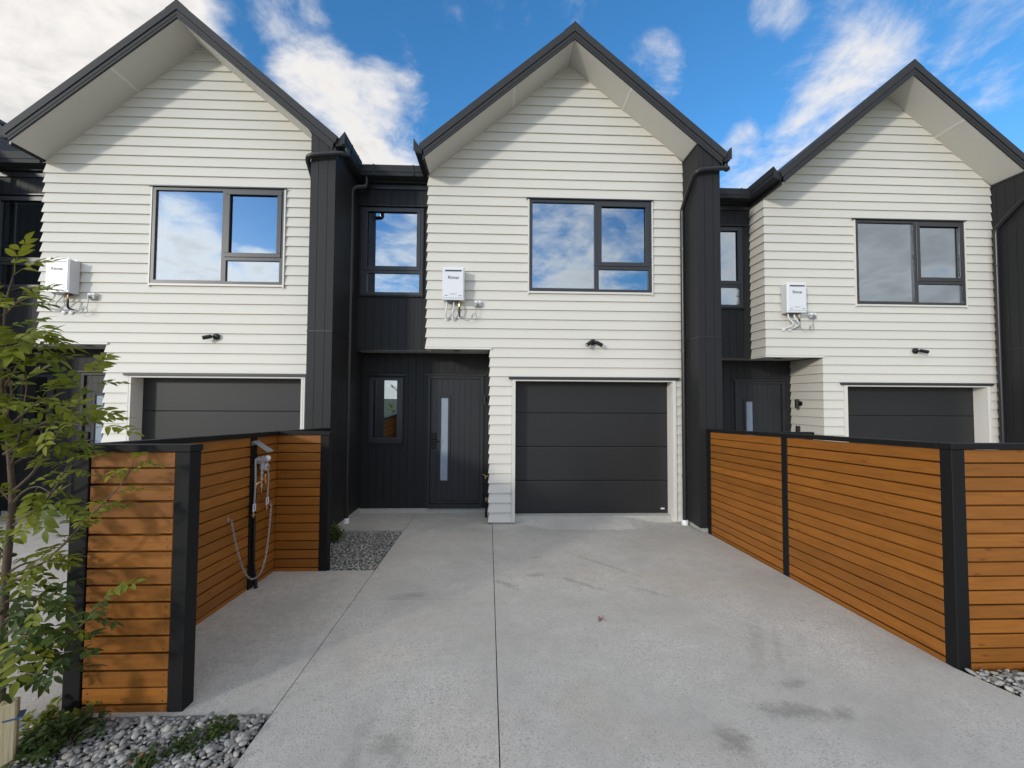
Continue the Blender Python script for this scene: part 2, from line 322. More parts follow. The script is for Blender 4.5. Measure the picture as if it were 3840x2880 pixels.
def text_mesh(body, size, m_, extrude=.0006):
    cu = bpy.data.curves.new('txt', 'FONT'); cu.body = body; cu.size = size; cu.extrude = extrude; cu.align_x = 'CENTER'; cu.align_y = 'CENTER'; cu.offset = size*.012
    o = bpy.data.objects.new('txt', cu); C.objects.link(o); bpy.context.view_layer.update()
    me = bpy.data.meshes.new_from_object(o.evaluated_get(bpy.context.evaluated_depsgraph_get())); bpy.data.objects.remove(o); bpy.data.curves.remove(cu)
    me.materials.clear(); me.materials.append(MT[m_]); return me

# ------------------------------------------------------------------ ground, slabs, beds
G0, GB = -.12, -.041
def zg(y): return G0+GB*max(-9.0, min(y, .9))
gm = MB(); prof = [(900, -.19), (1.0, -.19), (-9, .21), (-14, .2), (-900, .2)]
for x0, x1 in ((-900, -30), (-30, 30), (30, 900)):
    for (a, za), (b, zb) in zip(prof, prof[1:]): gm.poly([(x0,a,za-.03),(x1,a,za-.03),(x1,b,zb-.03),(x0,b,zb-.03)], [(0,1,2,3)])
tag(ob('ground', gm, 'grass'), kind='structure')
rd = MB().box(-120, 120, -17.5, -10.2, .0, .185); tag(ob('road', rd, 'asphalt'), kind='structure')
kb = MB().box(-120, 120, -10.18, -10.02, .0, .29); tag(ob('kerb', kb, 'concrete_base'), kind='structure')
fp = MB().box(-120, 120, -10.0, -8.8, .0, .235); tag(ob('footpath', fp, 'concrete'), kind='structure')
def jx1(y): return 1.031-.019*(y+.393)
def jx2(y): return -.25-.026*(y+.32)
def slab(poly, parent, name='slab'):
    mb = MB(); n = len(poly)
    top = [(x, y, zg(y)) for x, y in poly]; bot = [(x, y, zg(y)-.1) for x, y in poly]
    mb.poly(bot+top, [tuple(range(n))[::-1], tuple(range(n, 2*n))]+[(i, (i+1) % n, (i+1) % n+n, i+n) for i in range(n)])
    return ob(name, mb, 'concrete', parent)
dm = MB().poly([(-1.27,.85,zg(.85)-.05),(4.2,.85,zg(.85)-.05),(4.7,-8.7,zg(-8.7)-.05),(-.3,-8.7,zg(-8.7)-.05),(-.2,-4.2,zg(-4.2)-.05),(-1.27,-4.2,zg(-4.2)-.05)], [(0,1,2,3,4,5)])
drive = tag(ob('driveway', dm, 'joint_dark'), kind='structure')
h = .003; YC = -2.66
slab([(-1.26,-.31),(jx2(-.31)-h,-.31),(jx2(.8)-h,.80),(-1.26,.80)], drive)
slab([(jx2(YC)+h,YC+.002),(jx1(YC)-h,YC+.002),(jx1(-.02)-h,-.02),(.978,-.018),(.978,.80),(jx2(.8)+h,.80)], drive)
slab([(jx2(-8.7)+h,-8.7),(jx1(-8.7)-h,-8.7),(jx1(YC)-h,YC-.002),(jx2(YC)+h,YC-.002)], drive)
slab([(jx1(YC)+h,YC+.002),(4.115,YC+.002),(4.10,-.56),(4.03,-.52),(4.0,.06),(jx1(0)+h,.06)], drive)
slab([(jx1(-8.7)+h,-8.7),(5.3,-8.7),(4.20,-4.12),(4.118,-3.80),(4.115,YC-.002),(jx1(YC)+h,YC-.002)], drive)
slab([(-1.275,-4.10),(jx2(-4.1)-h,-4.10),(jx2(-1.92)-h,-1.92),(-1.275,-1.92)], drive)
nd = tag(ob('neighbour_driveway', MB().poly([(-9,.7,zg(.7)-.02),(-1.33,.7,zg(.7)-.02),(-1.33,-4.45,zg(-4.45)-.02),(-9,-4.45,zg(-4.45)-.02)], [(0,1,2,3)]), 'joint_dark'), kind='structure')
slab([(-9,-2.3),(-5.0,-2.3),(-5.0,.7),(-9,.7)], nd); slab([(-4.99,-2.3),(-1.32,-2.3),(-1.32,.7),(-4.99,.7)], nd)
slab([(-9,-4.42),(-5.0,-4.42),(-5.0,-2.305),(-9,-2.305)], nd); slab([(-4.99,-4.42),(-1.9,-4.42),(-1.32,-4.1),(-1.32,-2.305),(-4.99,-2.305)], nd)
slab([(-9,-8.7),(-3.2,-8.7),(-3.0,-4.425),(-9,-4.425)], nd)
nd2 = tag(ob('neighbour_driveway', MB().poly([(4.22,1.1,zg(.7)-.03),(11,1.1,zg(.7)-.03),(11,-3.7,zg(-3.7)-.03),(4.22,-3.7,zg(-3.7)-.03)], [(0,1,2,3)]), 'joint_dark'), kind='structure')
slab([(4.21,-3.7),(11,-3.7),(11,1.1),(4.21,1.1)], nd2); slab([(5.6,-8.7),(11,-8.7),(11,-3.705),(5.0,-3.705)], nd2)
# ramp of concrete up to the garage sill
rmp = MB(); xs = [1.36, 1.5, 1.68, 1.85, 2.4, 2.95, 3.12, 3.35, 3.5, 3.66]; hs_ = [0, .012, .06, .095, .10, .095, .085, .04, .012, 0]
dp = [0, .06, .2, .33, .38, .38, .34, .24, .08, 0]
for i in range(len(xs)-1):
    a, b = i, i+1
    rmp.poly([(xs[a],-.003-dp[a],zg(-dp[a])+.001),(xs[b],-.003-dp[b],zg(-dp[b])+.001),(xs[b],.03,zg(0)+.002+hs_[b]),(xs[a],.03,zg(0)+.002+hs_[a])], [(0,1,2,3)])
    rmp.poly([(xs[a],.03,zg(0)+.002+hs_[a]),(xs[b],.03,zg(0)+.002+hs_[b]),(xs[b],.03,-.2),(xs[a],.03,-.2)], [(0,1,2,3)])
ob('ramp', rmp, 'concrete', drive)

# pebble beds
def pebble_mesh(seed, sub=2):
    rnd = random.Random(seed); bm = bmesh.new(); bmesh.ops.create_icosphere(bm, subdivisions=sub, radius=1)
    ax = [Vector((rnd.uniform(-1,1), rnd.uniform(-1,1), rnd.uniform(-1,1))).normalized() for _ in range(5)]; am = [rnd.uniform(-.16, .2) for _ in range(5)]
    for v in bm.verts:
        k = 1+sum(a*max(0, v.co.dot(x))**2 for a, x in zip(am, ax)); v.co *= k
        v.co.x *= 1.0; v.co.y *= .72; v.co.z *= .5
    vs_ = [tuple(v.co) for v in bm.verts]; fs = [tuple(v.index for v in f.verts) for f in bm.faces]; bm.free(); return vs_, fs
PEB = [pebble_mesh(i) for i in range(10)]; PEBL = [pebble_mesh(i+20, 1) for i in range(8)]
PMESH = []
for v, f in PEB:
    me = bpy.data.meshes.new('pebble'); me.from_pydata(v, [], f); me.polygons.foreach_set('use_smooth', [True]*len(f)); me.materials.append(MT['pebble']); PMESH.append(me)
def inside(x, y, poly):
    c = False; n = len(poly)
    for i in range(n):
        (x1, y1), (x2, y2) = poly[i], poly[(i+1) % n]
        if (y1 > y) != (y2 > y) and x < (x2-x1)*(y-y1)/(y2-y1)+x1: c = not c
    return c
def bed(poly, smin, smax, step, nsingle, seed, drop=.012, near=None, kill=None):
    rnd = random.Random(seed); n = len(poly)
    base = tag(ob('pebble_bed', MB().poly([(x, y, zg(y)-drop-.012) for x, y in poly], [tuple(range(n))]), 'soil'), kind='structure')
    xs_ = [p[0] for p in poly]; ys_ = [p[1] for p in poly]; pts = []
    for layer in range(2):
        y = min(ys_)
        while y < max(ys_):
            x = min(xs_)
            while x < max(xs_):
                px, py = x+rnd.uniform(-.5, .5)*step, y+rnd.uniform(-.5, .5)*step
                s = smin+(smax-smin)*rnd.random()**2.2
                if inside(px, py, poly) and not (kill and kill(px, py, s)): pts.append((px, py, s, layer))
                x += step
            y += step*.92
    def order(p):
        d = (Vector((p[0], p[1], 0))-Vector((CAM.x, CAM.y, 0))).length
        return (0 if (near is None or near(p[0], p[1])) else 10)+d-p[2]*20-p[3]*.3
    pts.sort(key=order); fill = MB()
    for i, (px, py, s, layer) in enumerate(pts):
        z = zg(py)-drop+(.004 if layer == 0 else .014+s*.25)+rnd.uniform(-.003, .004)
        rot = (rnd.gauss(0, .3), rnd.gauss(0, .3), rnd.uniform(0, 6.28)); sc = (s*rnd.uniform(.85, 1.2), s*rnd.uniform(.8, 1.15), s*rnd.uniform(.8, 1.2))
        if i < nsingle:
            o = link('pebble', rnd.choice(PMESH), base, (px, py, z), rot); o.scale = sc
        else:
            M_ = Matrix.Translation((px, py, z)) @ Matrix.Rotation(rot[2], 4, 'Z') @ Matrix.Rotation(rot[0], 4, 'X') @ Matrix.Rotation(rot[1], 4, 'Y')
            v, f = rnd.choice(PEB if nsingle else PEBL); fill.poly([M_ @ Vector((a*sc[0], b*sc[1], c*sc[2])) for a, b, c in v], f)
    o = ob('pebble_fill', fill, 'pebble', base, smooth=True); tag(o, kind='stuff'); return base
FB = [(-3.0,-8.6),(jx2(-8.6)-.01,-8.6),(jx2(-4.1)-.012,-4.115),(-1.33,-4.11),(-1.9,-4.43),(-2.9,-4.43)]
bed([(-2.2,-5.2)]+[(jx2(-5.2)-.012,-5.2)]+FB[2:5]+[(-2.2,-4.44)], .010, .025, .027, 290, 3, near=lambda x, y: y > -4.5 and x > -1.35)
bed([(-1.235,-1.9),(jx2(-1.9)-.012,-1.9),(jx2(-.33)-.012,-.33),(-1.235,-.33)], .011, .022, .03, 0, 5, drop=.035)
bed([(4.215,-4.12),(5.2,-8.3),(5.9,-8.3),(5.7,-3.86),(4.16,-3.84)], .012, .028, .034, 10, 8, near=lambda x, y: y > -4.4)

# ------------------------------------------------------------------ the townhouses
PITCH, BASE = .149, -.088
AX, AZ, SLP = 2.206, 7.148, .835       # gable apex, rake slope
def soff(x): return AZ-SLP*abs(x-AX)
CACHE = {}
def hob(key, name, fn, m_, parent, smooth=False, bevel=0, loc=(0,0,0), rot=None):
    k = (key, name, m_)
    if k not in CACHE: CACHE[k] = fn().mesh(name, m_, smooth, bevel)
    return link(name, CACHE[k], parent, loc, rot)
def B(*a): return lambda: MB().box(*a)
def board(x0b, x0t, x1b, x1t, z0, z1, mitre=False):
    def f():
        mb = MB(); hgt = z1-z0; fb, bb, bt = -.029, -.004, 0
        ft = min(-.003, -.029+.0235*hgt/.149)
        ml = .029 if mitre else 0
        mt = -ft if mitre else 0
        p = [(x0b-ml,fb,z0),(x1b,fb,z0),(x1b,bb,z0),(x0b-(.004 if mitre else 0),bb,z0),(x0t-mt,ft,z1),(x1t,ft,z1),(x1t,bt,z1),(x0t,bt,z1)]
        return mb.hexa(p)
    return f
def sideboard(x, y0, y1, z0, z1):
    def f():
        hgt = z1-z0; t = max(.003, .029-.0235*hgt/.149)
        return MB().hexa([(x-.029,y0-.029,z0),(x-.004,y0-.004,z0),(x-.004,y1,z0),(x-.029,y1,z0),(x-t,y0-t,z1),(x,y0,z1),(x,y1,z1),(x-t,y1,z1)])
    return f
def grooved(x0, x1, z0, z1, y, t=.012, pitch=.131, first=None, holes=(), top=None):
    # sheet cladding with vertical V-grooves: separate strips of one sheet 3 mm apart over a backing
    mb = MB(); x = x0 if first is None else first-pitch; edges = [x0]
    while True:
        x += pitch
        if x > x1-.02: break
        if x > x0+.02: edges.append(x)
    edges.append(x1); g = .0022
    for a, b in zip(edges, edges[1:]):
        a2, b2 = a+(g if a != x0 else 0), b-(g if b != x1 else 0); segs = [(a2, b2, z0, z1)]
        for (hx0, hx1, hz0, hz1) in holes:
            ns = []
            for (p, q, u, v) in segs:
                if q <= hx0 or p >= hx1 or v <= hz0 or u >= hz1: ns.append((p, q, u, v)); continue
                if u < hz0: ns.append((p, q, u, hz0))
                if v > hz1: ns.append((p, q, hz1, v))
                if p < hx0: ns.append((p, hx0, max(u, hz0), min(v, hz1)))
                if q > hx1: ns.append((hx1, q, max(u, hz0), min(v, hz1)))
            segs = ns
        for (p, q, u, v) in segs:
            if q-p < .002 or v-u < .002: continue
            if top: mb.hexa([(p,y-t,u),(q,y-t,u),(q,y,u),(p,y,u),(p,y-t,top(p)),(q,y-t,top(q)),(q,y,top(q)),(p,y,top(p))])
            else: mb.box(p, q, y-t, y, u, v)
    for (p, q, u, v) in holes_backing(x0, x1, z0, z1, holes):
        if top: mb.hexa([(p,y+.001,u),(q,y+.001,u),(q,y+.03,u),(p,y+.03,u),(p,y+.001,top(p)),(q,y+.001,top(q)),(q,y+.03,top(q)),(p,y+.03,top(p))])
        else: mb.box(p, q, y+.001, y+.03, u, v)
    return mb
def holes_backing(x0, x1, z0, z1, holes):
    segs = [(x0, x1, z0, z1)]
    for (hx0, hx1, hz0, hz1) in holes:
        ns = []
        for (p, q, u, v) in segs:
            if q <= hx0 or p >= hx1 or v <= hz0 or u >= hz1: ns.append((p, q, u, v)); continue
            if u < hz0: ns.append((p, q, u, hz0))
            if v > hz1: ns.append((p, q, hz1, v))
            if p < hx0: ns.append((p, hx0, max(u, hz0), min(v, hz1)))
            if q > hx1: ns.append((hx1, q, max(u, hz0), min(v, hz1)))
        segs = ns
    return segs
def grooved_side(x, y0, y1, z0, z1, sgn, t=.012, pitch=.131):
    mb = MB(); edges = [y0]; y = y0
    while y+pitch < y1-.02: y += pitch; edges.append(y)
    edges.append(y1)
    for a, b in zip(edges, edges[1:]):
        a2, b2 = a+(.0022 if a != y0 else 0), b-(.0022 if b != y1 else 0)
        mb.box(min(x, x+sgn*t), max(x, x+sgn*t), a2, b2, z0, z1)
    return mb
def window(parent, key, y, fr, lights, flash, casing, wallmat, sash=None, depth=1.2, backx=None):
    """fr = outer frame (x0,x1,z0,z1); lights = glass rects; frame pieces are built round them"""
    w = link('window', None, parent); x0, x1, z0, z1 = fr
    def frm():
        mb = MB()
        for (p, q, u, v) in holes_backing(x0, x1, z0, z1, lights): mb.box(p, q, y-.034, y+.05, u, v)
        return mb
    hob(key, 'frame', frm, 'frame_dark', w)
    if sash:
        def sh():
            mb = MB(); a, b, c, d = sash; l = [q for q in lights if q[0] > a-.001 and q[1] < b+.001 and q[2] > c-.001 and q[3] < d+.001]
            for (p, q, u, v) in holes_backing(a, b, c, d, [(q[0]+.012, q[1]-.012, q[2]+.012, q[3]-.012) for q in l]): mb.box(p, q, y-.046, y-.0345, u, v)
            return mb
        hob(key, 'sash', sh, 'frame_dark', w, bevel=.003)
    for i, (a, b, c, d) in enumerate(lights):
        hob(key+str(i), 'pane', B(a, b, y-.008, y-.002, c, d), 'glass', w)
    hob(key, 'head_flashing', B(flash[0], flash[1], y-.062, y-.02, flash[2], flash[2]+.016), 'metal_black' if wallmat != 'trim_white' else 'frame_dark', w)
    if casing:
        hob(key+'l', 'scriber', B(x0-.022, x0-.001, y-.042, y-.002, z0-.045, z1+.002), wallmat, w)
        hob(key+'r', 'scriber', B(x1+.001, x1+.022, y-.042, y-.002, z0-.045, z1+.002), wallmat, w)
        hob(key, 'sill_trim', B(x0-.02, x1+.02, y-.044, y-.004, z0-.03, z0-.002), wallmat, w)
    # plastered reveal and dim room behind the glass
    hob(key, 'reveal', lambda: MB().box(x0+.012, x0+.03, y+.052, y+.20, z0+.02, z1-.02).box(x1-.03, x1-.012, y+.052, y+.20, z0+.02, z1-.02).box(x0+.031, x1-.031, y+.052, y+.20, z1-.035, z1-.02).box(x0+.031, x1-.031, y+.052, y+.20, z0+.02, z0+.035), 'jamb_white', w)
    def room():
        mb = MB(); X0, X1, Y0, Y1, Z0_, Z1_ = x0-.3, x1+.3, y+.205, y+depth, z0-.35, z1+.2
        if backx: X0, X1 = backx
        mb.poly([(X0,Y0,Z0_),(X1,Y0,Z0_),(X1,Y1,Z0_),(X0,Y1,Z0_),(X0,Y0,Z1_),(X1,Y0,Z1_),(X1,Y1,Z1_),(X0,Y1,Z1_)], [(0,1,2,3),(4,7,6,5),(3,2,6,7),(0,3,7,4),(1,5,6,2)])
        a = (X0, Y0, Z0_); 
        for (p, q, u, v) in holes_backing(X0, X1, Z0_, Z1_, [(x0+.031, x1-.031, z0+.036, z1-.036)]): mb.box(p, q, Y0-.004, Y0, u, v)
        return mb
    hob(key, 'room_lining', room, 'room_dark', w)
    return w

GAR = (1.37, 3.83, 2.095); WIN = (1.575, 3.516, 3.483, 4.942)
YU, YL = .40, .79; PX0, PX1, PY = 4.03, 4.375, -.50
def house(O, label, pdx=0.0, ext=False):
    H = thing('townhouse', O, label, 'house', 'gabled townhouses in the row')
    # --- white gable wall: sheathing plus every weatherboard
    holes = [WIN, (GAR[0], GAR[1], -.5, GAR[2])]
    def sheath():
        mb = MB()
        xr = 4.05
        for (p, q, u, v) in holes_backing(.99, xr, -.10, 2.60, holes[1:]): mb.box(p, q, .003, .09, u, v)
        for (p, q, u, v) in holes_backing(.005, xr, 2.602, 5.24, holes[:1]): mb.box(p, q, .003, .09, u, v)
        mb.prism([(.005,5.242),(.005,soff(.005)-.02),(AX,AZ-.02),(xr,soff(xr)-.02),(xr,5.242)], lambda a, b: (a,.003,b), lambda a, b: (a,.09,b))
        return mb
    wall = hob('h', 'front_wall', sheath, 'trim_white', H)
    XR = 4.045
    def xl(z): return 0 if z <= 5.30 else max(0, AX-(AZ-z)/SLP)
    def xrr(z): return min(XR, AX+(AZ-z)/SLP)
    k = 0
    while True:
        z0 = BASE+k*PITCH; z1 = z0+PITCH+.012
        if z0 > AZ-.05: break
        zt = min(z1, AZ-.004)
        low = z0 < 2.59
        a = .985 if low else 0
        segs = []
        lx = (a if low else xl(z0)); lxt = a if low else xl(zt); rx, rxt = xrr(z0), xrr(zt)
        if rx-lx > .05:
            cut = None
            if z0+PITCH*.5 < GAR[2]+.02: cut = (1.313, 3.890)
            elif WIN[2]-.03 < z0+PITCH*.5 < WIN[3]: cut = (WIN[0]-.023, WIN[1]+.023)
            mit = low or z0 < 5.29
            if cut: segs = [(lx, lxt, cut[0], cut[0], mit), (cut[1], cut[1], rx, rxt, False)]
            else: segs = [(lx, lxt, rx, rxt, mit)]
        for i, (p, q, r_, s_, mi) in enumerate(segs):
            hob(f'wb{k}_{i}', 'weatherboard', board(p, q, r_, s_, z0, zt, mi), 'board_white', wall)
        k += 1
    hob('h', 'drip_trim', B(-.03, 1.0, -.03, .012, 2.563, 2.591), 'trim_white', wall)
    # --- return walls beside the entry
    su = hob('u', 'side_wall', B(.006, .09, .092, YU, 2.60, 5.28), 'trim_white', H)
    sl_ = hob('l', 'side_wall', B(.991, 1.08, .092, 1.2, -.10, 2.59), 'trim_white', H)
    for k in range(18, 36):
        z0 = BASE+k*PITCH
        hob(f'su{k}', 'weatherboard', sideboard(0, 0, YU-.014, z0, min(z0+PITCH+.012, 5.30)), 'board_white', su)
    for k in range(0, 18):
        z0 = BASE+k*PITCH
        hob(f'sl{k}', 'weatherboard', sideboard(.985, 0, YL-.014, z0, min(z0+PITCH+.012, 2.565)), 'board_white', sl_)
    hob('u', 'drip_trim', B(-.03, .0, .014, YU-.014, 2.563, 2.591), 'trim_white', su)
    # --- dark walls of the recess
    uw = (-1.158, -.161, 3.491, 4.940); lw = (-1.103, -.537, 1.040, 2.148); dr = (-.107, .853, -.12, 2.185)
    hob('h', 'recess_wall', lambda: grooved(-1.33, .0, 2.585, 5.36, YU, holes=[uw], first=-1.20), 'clad_black', H)
    hob('h', 'entry_wall', lambda: grooved(-1.33, .984, -.075, 2.578, YL, holes=[lw, dr], first=-1.23), 'clad_black', H)
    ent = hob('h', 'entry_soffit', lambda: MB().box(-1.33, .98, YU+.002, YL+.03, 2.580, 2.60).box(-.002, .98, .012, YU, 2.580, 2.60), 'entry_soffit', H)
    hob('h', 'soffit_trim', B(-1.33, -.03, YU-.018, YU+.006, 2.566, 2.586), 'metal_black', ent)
    hob('h', 'foundation', lambda: MB().box(-1.33, .98, YL-.006, YL+.4, -.4, -.078).box(.99, 1.36, .004, .4, -.4, -.092).box(3.84, 4.05, .004, .4, -.4, -.092).box(1.362, 3.838, .034, .5, -.4, -.012), 'concrete_base', H)
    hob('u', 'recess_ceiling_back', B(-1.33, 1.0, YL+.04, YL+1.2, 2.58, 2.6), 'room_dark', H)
    # --- windows
    window(H, 'wg', 0, WIN, [(1.624, 2.604, 3.536, 4.898), (2.704, 3.428, 3.9475, 4.860), (2.672, 3.462, 3.5265, 3.845)], (1.528, 3.545, 4.945), True, 'trim_white', sash=(2.650, 3.482, 3.895, 4.915))
    window(H, 'wu', YU, uw, [(-1.068, -.243, 3.952, 4.880), (-1.056, -.207, 3.535, 3.848)], (-1.20, -.098, 4.955), True, 'clad_black', sash=(-1.12, -.192, 3.895, 4.925), backx=(-1.31, -.03))
    window(H, 'wl', YL, lw, [(-1.044, -.617, 1.121, 2.118)], (-1.152, -.478, 2.190), True, 'clad_black', sash=(-1.085, -.575, 1.078, 2.135), backx=(-1.31, -.15))
    # --- front door
    D = link('front_door', None, H)
    hob('d', 'door_frame', lambda: MB().box(-.107, -.062, YL-.03, YL+.06, -.075, 2.185).box(.795, .853, YL-.03, YL+.06, -.075, 2.185).box(-.0615, .7945, YL-.03, YL+.06, 2.144, 2.185), 'door_dark', D)
    hob('d', 'head_flashing', B(-.152, .90, YL-.055, YL-.013, 2.195, 2.213), 'metal_black', D)
    hob('d', 'threshold', B(-.061, .794, YL-.035, YL+.06, -.078, -.006), 'door_dark', D)
    hob('d', 'bottom_rail', B(-.058, .791, YL-.004, YL+.04, -.003, .056), 'door_dark', D, bevel=.002)
    ed = [-.058, .043, .141, .239, .337, .435, .533, .631, .791]; gf = (.072, .288, .345, 1.857)
    hob('d', 'door_core', lambda: [mb for mb in [MB()] for _ in [[mb.box(p, q, YL+.018, YL+.04, u, v) for (p, q, u, v) in holes_backing(-.058, .791, .057, 2.143, [gf])]]][0], 'door_dark', D)
    for i, (a, b) in enumerate(zip(ed, ed[1:])):
        for j, (p, q, u, v) in enumerate(holes_backing(a+.0018, b-.0018, .058, 2.142, [gf])):
            if q-p > .004: hob(f'dp{i}{j}', 'plank', B(p, q, YL+.002, YL+.017, u, v), 'door_dark', D)
    hob('d', 'glazing_frame', lambda: MB().box(.072, .117, YL-.012, YL+.03, .345, 1.857).box(.243, .288, YL-.012, YL+.03, .345, 1.857).box(.1175, .2425, YL-.012, YL+.03, 1.809, 1.857).box(.1175, .2425, YL-.012, YL+.03, .345, .391), 'door_dark', D, bevel=.003)
    hob('d', 'pane', B(.1175, .2425, YL+.006, YL+.012, .3915, 1.8085), 'frosted', D)
    lk = hob('d', 'lock', lambda: MB().box(-.031, .040, YL-.022, YL+.001, .938, 1.086).box(-.031, .040, YL-.026, YL+.001, 1.092, 1.208), 'black_plastic', D, bevel=.008)
    hob('d', 'handle', lambda: MB().tube([(.004,YL-.02,1.075),(.004,YL-.058,1.075)], .011).tube(spline([(.004,YL-.056,1.075),(.03,YL-.06,1.076),(.112,YL-.058,1.074)], 4), .0085), 'black_plastic', lk, smooth=True)
    # --- garage door
    G = link('garage_door', None, H)
    seams = [-.012, .505, 1.041, 1.576, 2.10]; YD = .185
    for i, (a, b) in enumerate(zip(seams, seams[1:])):
        def pn(a=a, b=b):
            mb = MB(); x0, x1 = GAR[0]-.01, GAR[1]+.01; pr = [(YD, a+.004), (YD-.006, a+.012), (YD-.006, b-.016), (YD-.001, b-.004), (YD+.03, b-.003), (YD+.03, a+.004)]
            return mb.prism(pr, lambda y, z: (x0, y, z), lambda y, z: (x1, y, z))
        hob(f'g{i}', 'panel', pn, 'garage_dark', G)
    hob('g', 'door_backing', B(GAR[0]-.02, GAR[1]+.02, YD+.031, YD+.05, -.012, 2.15), 'black_plastic', G)
    hob('g', 'bottom_seal', B(GAR[0]+.004, GAR[1]-.004, YD-.003, YD+.02, -.011, -.0075), 'black_plastic', G)
    lb = hob('g', 'sticker', B(3.716, 3.776, YD-.0085, YD-.0065, .048, .072), 'label_white', G)
    hob('g', 'sticker_print', B(3.724, 3.768, YD-.0092, YD-.0087, .063, .069), 'label_red', lb)
    for nm, a in (('l', (1.316, 1.369)), ('r', (3.831, 3.888))):
        x0, x1 = a; inner = x1 if nm == 'l' else x0
        hob('gj'+nm, 'jamb', lambda x0=x0, x1=x1, nm=nm: MB().box(x0, x1, -.044, .018, -.088, 2.098).box(x1-.03 if nm == 'l' else x0, x1 if nm == 'l' else x0+.03, .0185, YD-.008, -.012, 2.098), 'trim_white', G)
        hob('gb'+nm, 'jamb_bead', B(x0+.018 if nm == 'l' else x0+.026, x0+.022 if nm == 'l' else x0+.030, -.0475, -.0445, -.086, 2.096), 'trim_white', G)
    hob('g', 'head_trim', B(1.3695, 3.8305, -.042, YD-.008, 2.078, 2.098), 'trim_white', G)
    hob('g', 'head_flashing', lambda: MB().box(1.265, 3.933, -.066, -.006, 2.112, 2.138).box(1.275, 3.923, -.058, -.01, 2.100, 2.111), 'frame_dark', G)
    # --- pier on the right
    Pp = hob('p', 'pier', lambda: MB().prism([(PX0+.013,-.05),(PX1-.013,-.05),(PX1-.013,soff(PX1)-.025),(PX0+.013,soff(PX0)-.025)], lambda a, b: (a, PY+.013, b), lambda a, b: (a, 1.3, b)), 'clad_black', H, loc=(pdx, 0, 0))
    hob('p1', 'cladding_panel', lambda: grooved(PX0, PX1, -.05, 2.712, PY+.0125, first=PX0+.108), 'clad_black', Pp)
    hob('p2', 'cladding_panel', lambda: grooved(PX0, PX1, 2.728, 5.4, PY+.0125, first=PX0+.108, top=lambda x: soff(x)-.012), 'clad_black', Pp)
    for s_, nm, x in ((-1, 'l', PX0+.0125), (1, 'r', PX1-.0125)):
        zt = soff(PX0 if s_ < 0 else PX1)-.02; y1 = .0 if s_ < 0 else 1.2
        hob('ps1'+nm, 'cladding_panel', lambda x=x, s_=s_, y1=y1: grooved_side(x, PY+.014, y1, -.05, 2.712, s_), 'clad_black', Pp)
        hob('ps2'+nm, 'cladding_panel', lambda x=x, s_=s_, y1=y1, zt=zt: grooved_side(x, PY+.014, y1, 2.728, zt, s_), 'clad_black', Pp)
        hob('pt'+nm, 'top_trim', lambda x=x, s_=s_, zt=zt, y1=y1: MB().box(min(x+s_*.0125, x+s_*.024), max(x+s_*.0125, x+s_*.024), PY+.014, y1-.03, zt-.03, zt-.002), 'metal_black', Pp)
    hob('p', 'flashing', lambda: MB().box(PX0-.006, PX1+.006, PY-.007, PY+.012, 2.7125, 2.7275).box(PX0-.006, PX0+.012, PY+.0125, -.03, 2.7125, 2.7275).box(PX1-.012, PX1+.006, PY+.0125, 1.2, 2.7125, 2.7275), 'metal_black', Pp)
    hob('p', 'plinth', B(PX0+.03, PX1-.02, PY+.03, 1.3, -.4, -.052), 'concrete_base', Pp)
    # --- roof
    yb = -.52; yend = 9.0
    rf = hob('r', 'roof', lambda: MB().prism([(-.075,soff(-.075)+.236),(AX,AZ+.236),(4.487,soff(4.487)+.236),(4.487,soff(4.487)+.20),(AX,AZ+.20),(-.075,soff(-.075)+.20)], lambda a, b: (a, yb+.03, b), lambda a, b: (a, yend, b)), 'roof_metal', H)
    hob('r', 'ridge_cap', lambda: MB().prism([(AX-.16,AZ+.238-.16*SLP),(AX-.03,AZ+.244-.03*SLP),(AX,AZ+.252),(AX+.03,AZ+.244-.03*SLP),(AX+.16,AZ+.238-.16*SLP),(AX,AZ+.237)], lambda a, b: (a, yb-.014, b), lambda a, b: (a, yend, b)), 'roof_metal', rf)
    for s_, nm in ((-1, 'l'), (1, 'r')):
        xe = -.03 if s_ < 0 else 4.442; xb = .008 if s_ < 0 else 4.404
        def bl(xb=xb): return MB().prism([(xb,soff(xb)-.004),(AX,AZ-.004),(AX,AZ+.102),(xb-(.02 if xb < 1 else -.02),soff(xb)-.017+.102)], lambda a, b: (a, yb, b), lambda a, b: (a, yb+.025, b))
        def bu(xe=xe): return MB().prism([(xe,soff(xe)+.108),(AX,AZ+.108),(AX,AZ+.234),(xe-(.04 if xe < 1 else -.04),soff(xe)-.034+.234)], lambda a, b: (a, yb-.012, b), lambda a, b: (a, yb+.028, b))
        hob('b'+nm, 'barge_board', bl, 'roof_metal', rf)
        hob('f'+nm, 'barge_flashing', bu, 'roof_metal', rf)
        def bead(xb=xb): return MB().prism([(xb,soff(xb)+.038),(AX,AZ+.038),(AX,AZ+.046),(xb,soff(xb)+.046)], lambda a, b: (a, yb-.005, b), lambda a, b: (a, yb-.0005, b))
        hob('n'+nm, 'barge_bead', bead, 'roof_metal', rf)
        # raking soffit panels and their jointer
        jx = 1.313 if s_ < 0 else 3.061; xo = .004 if s_ < 0 else 4.05
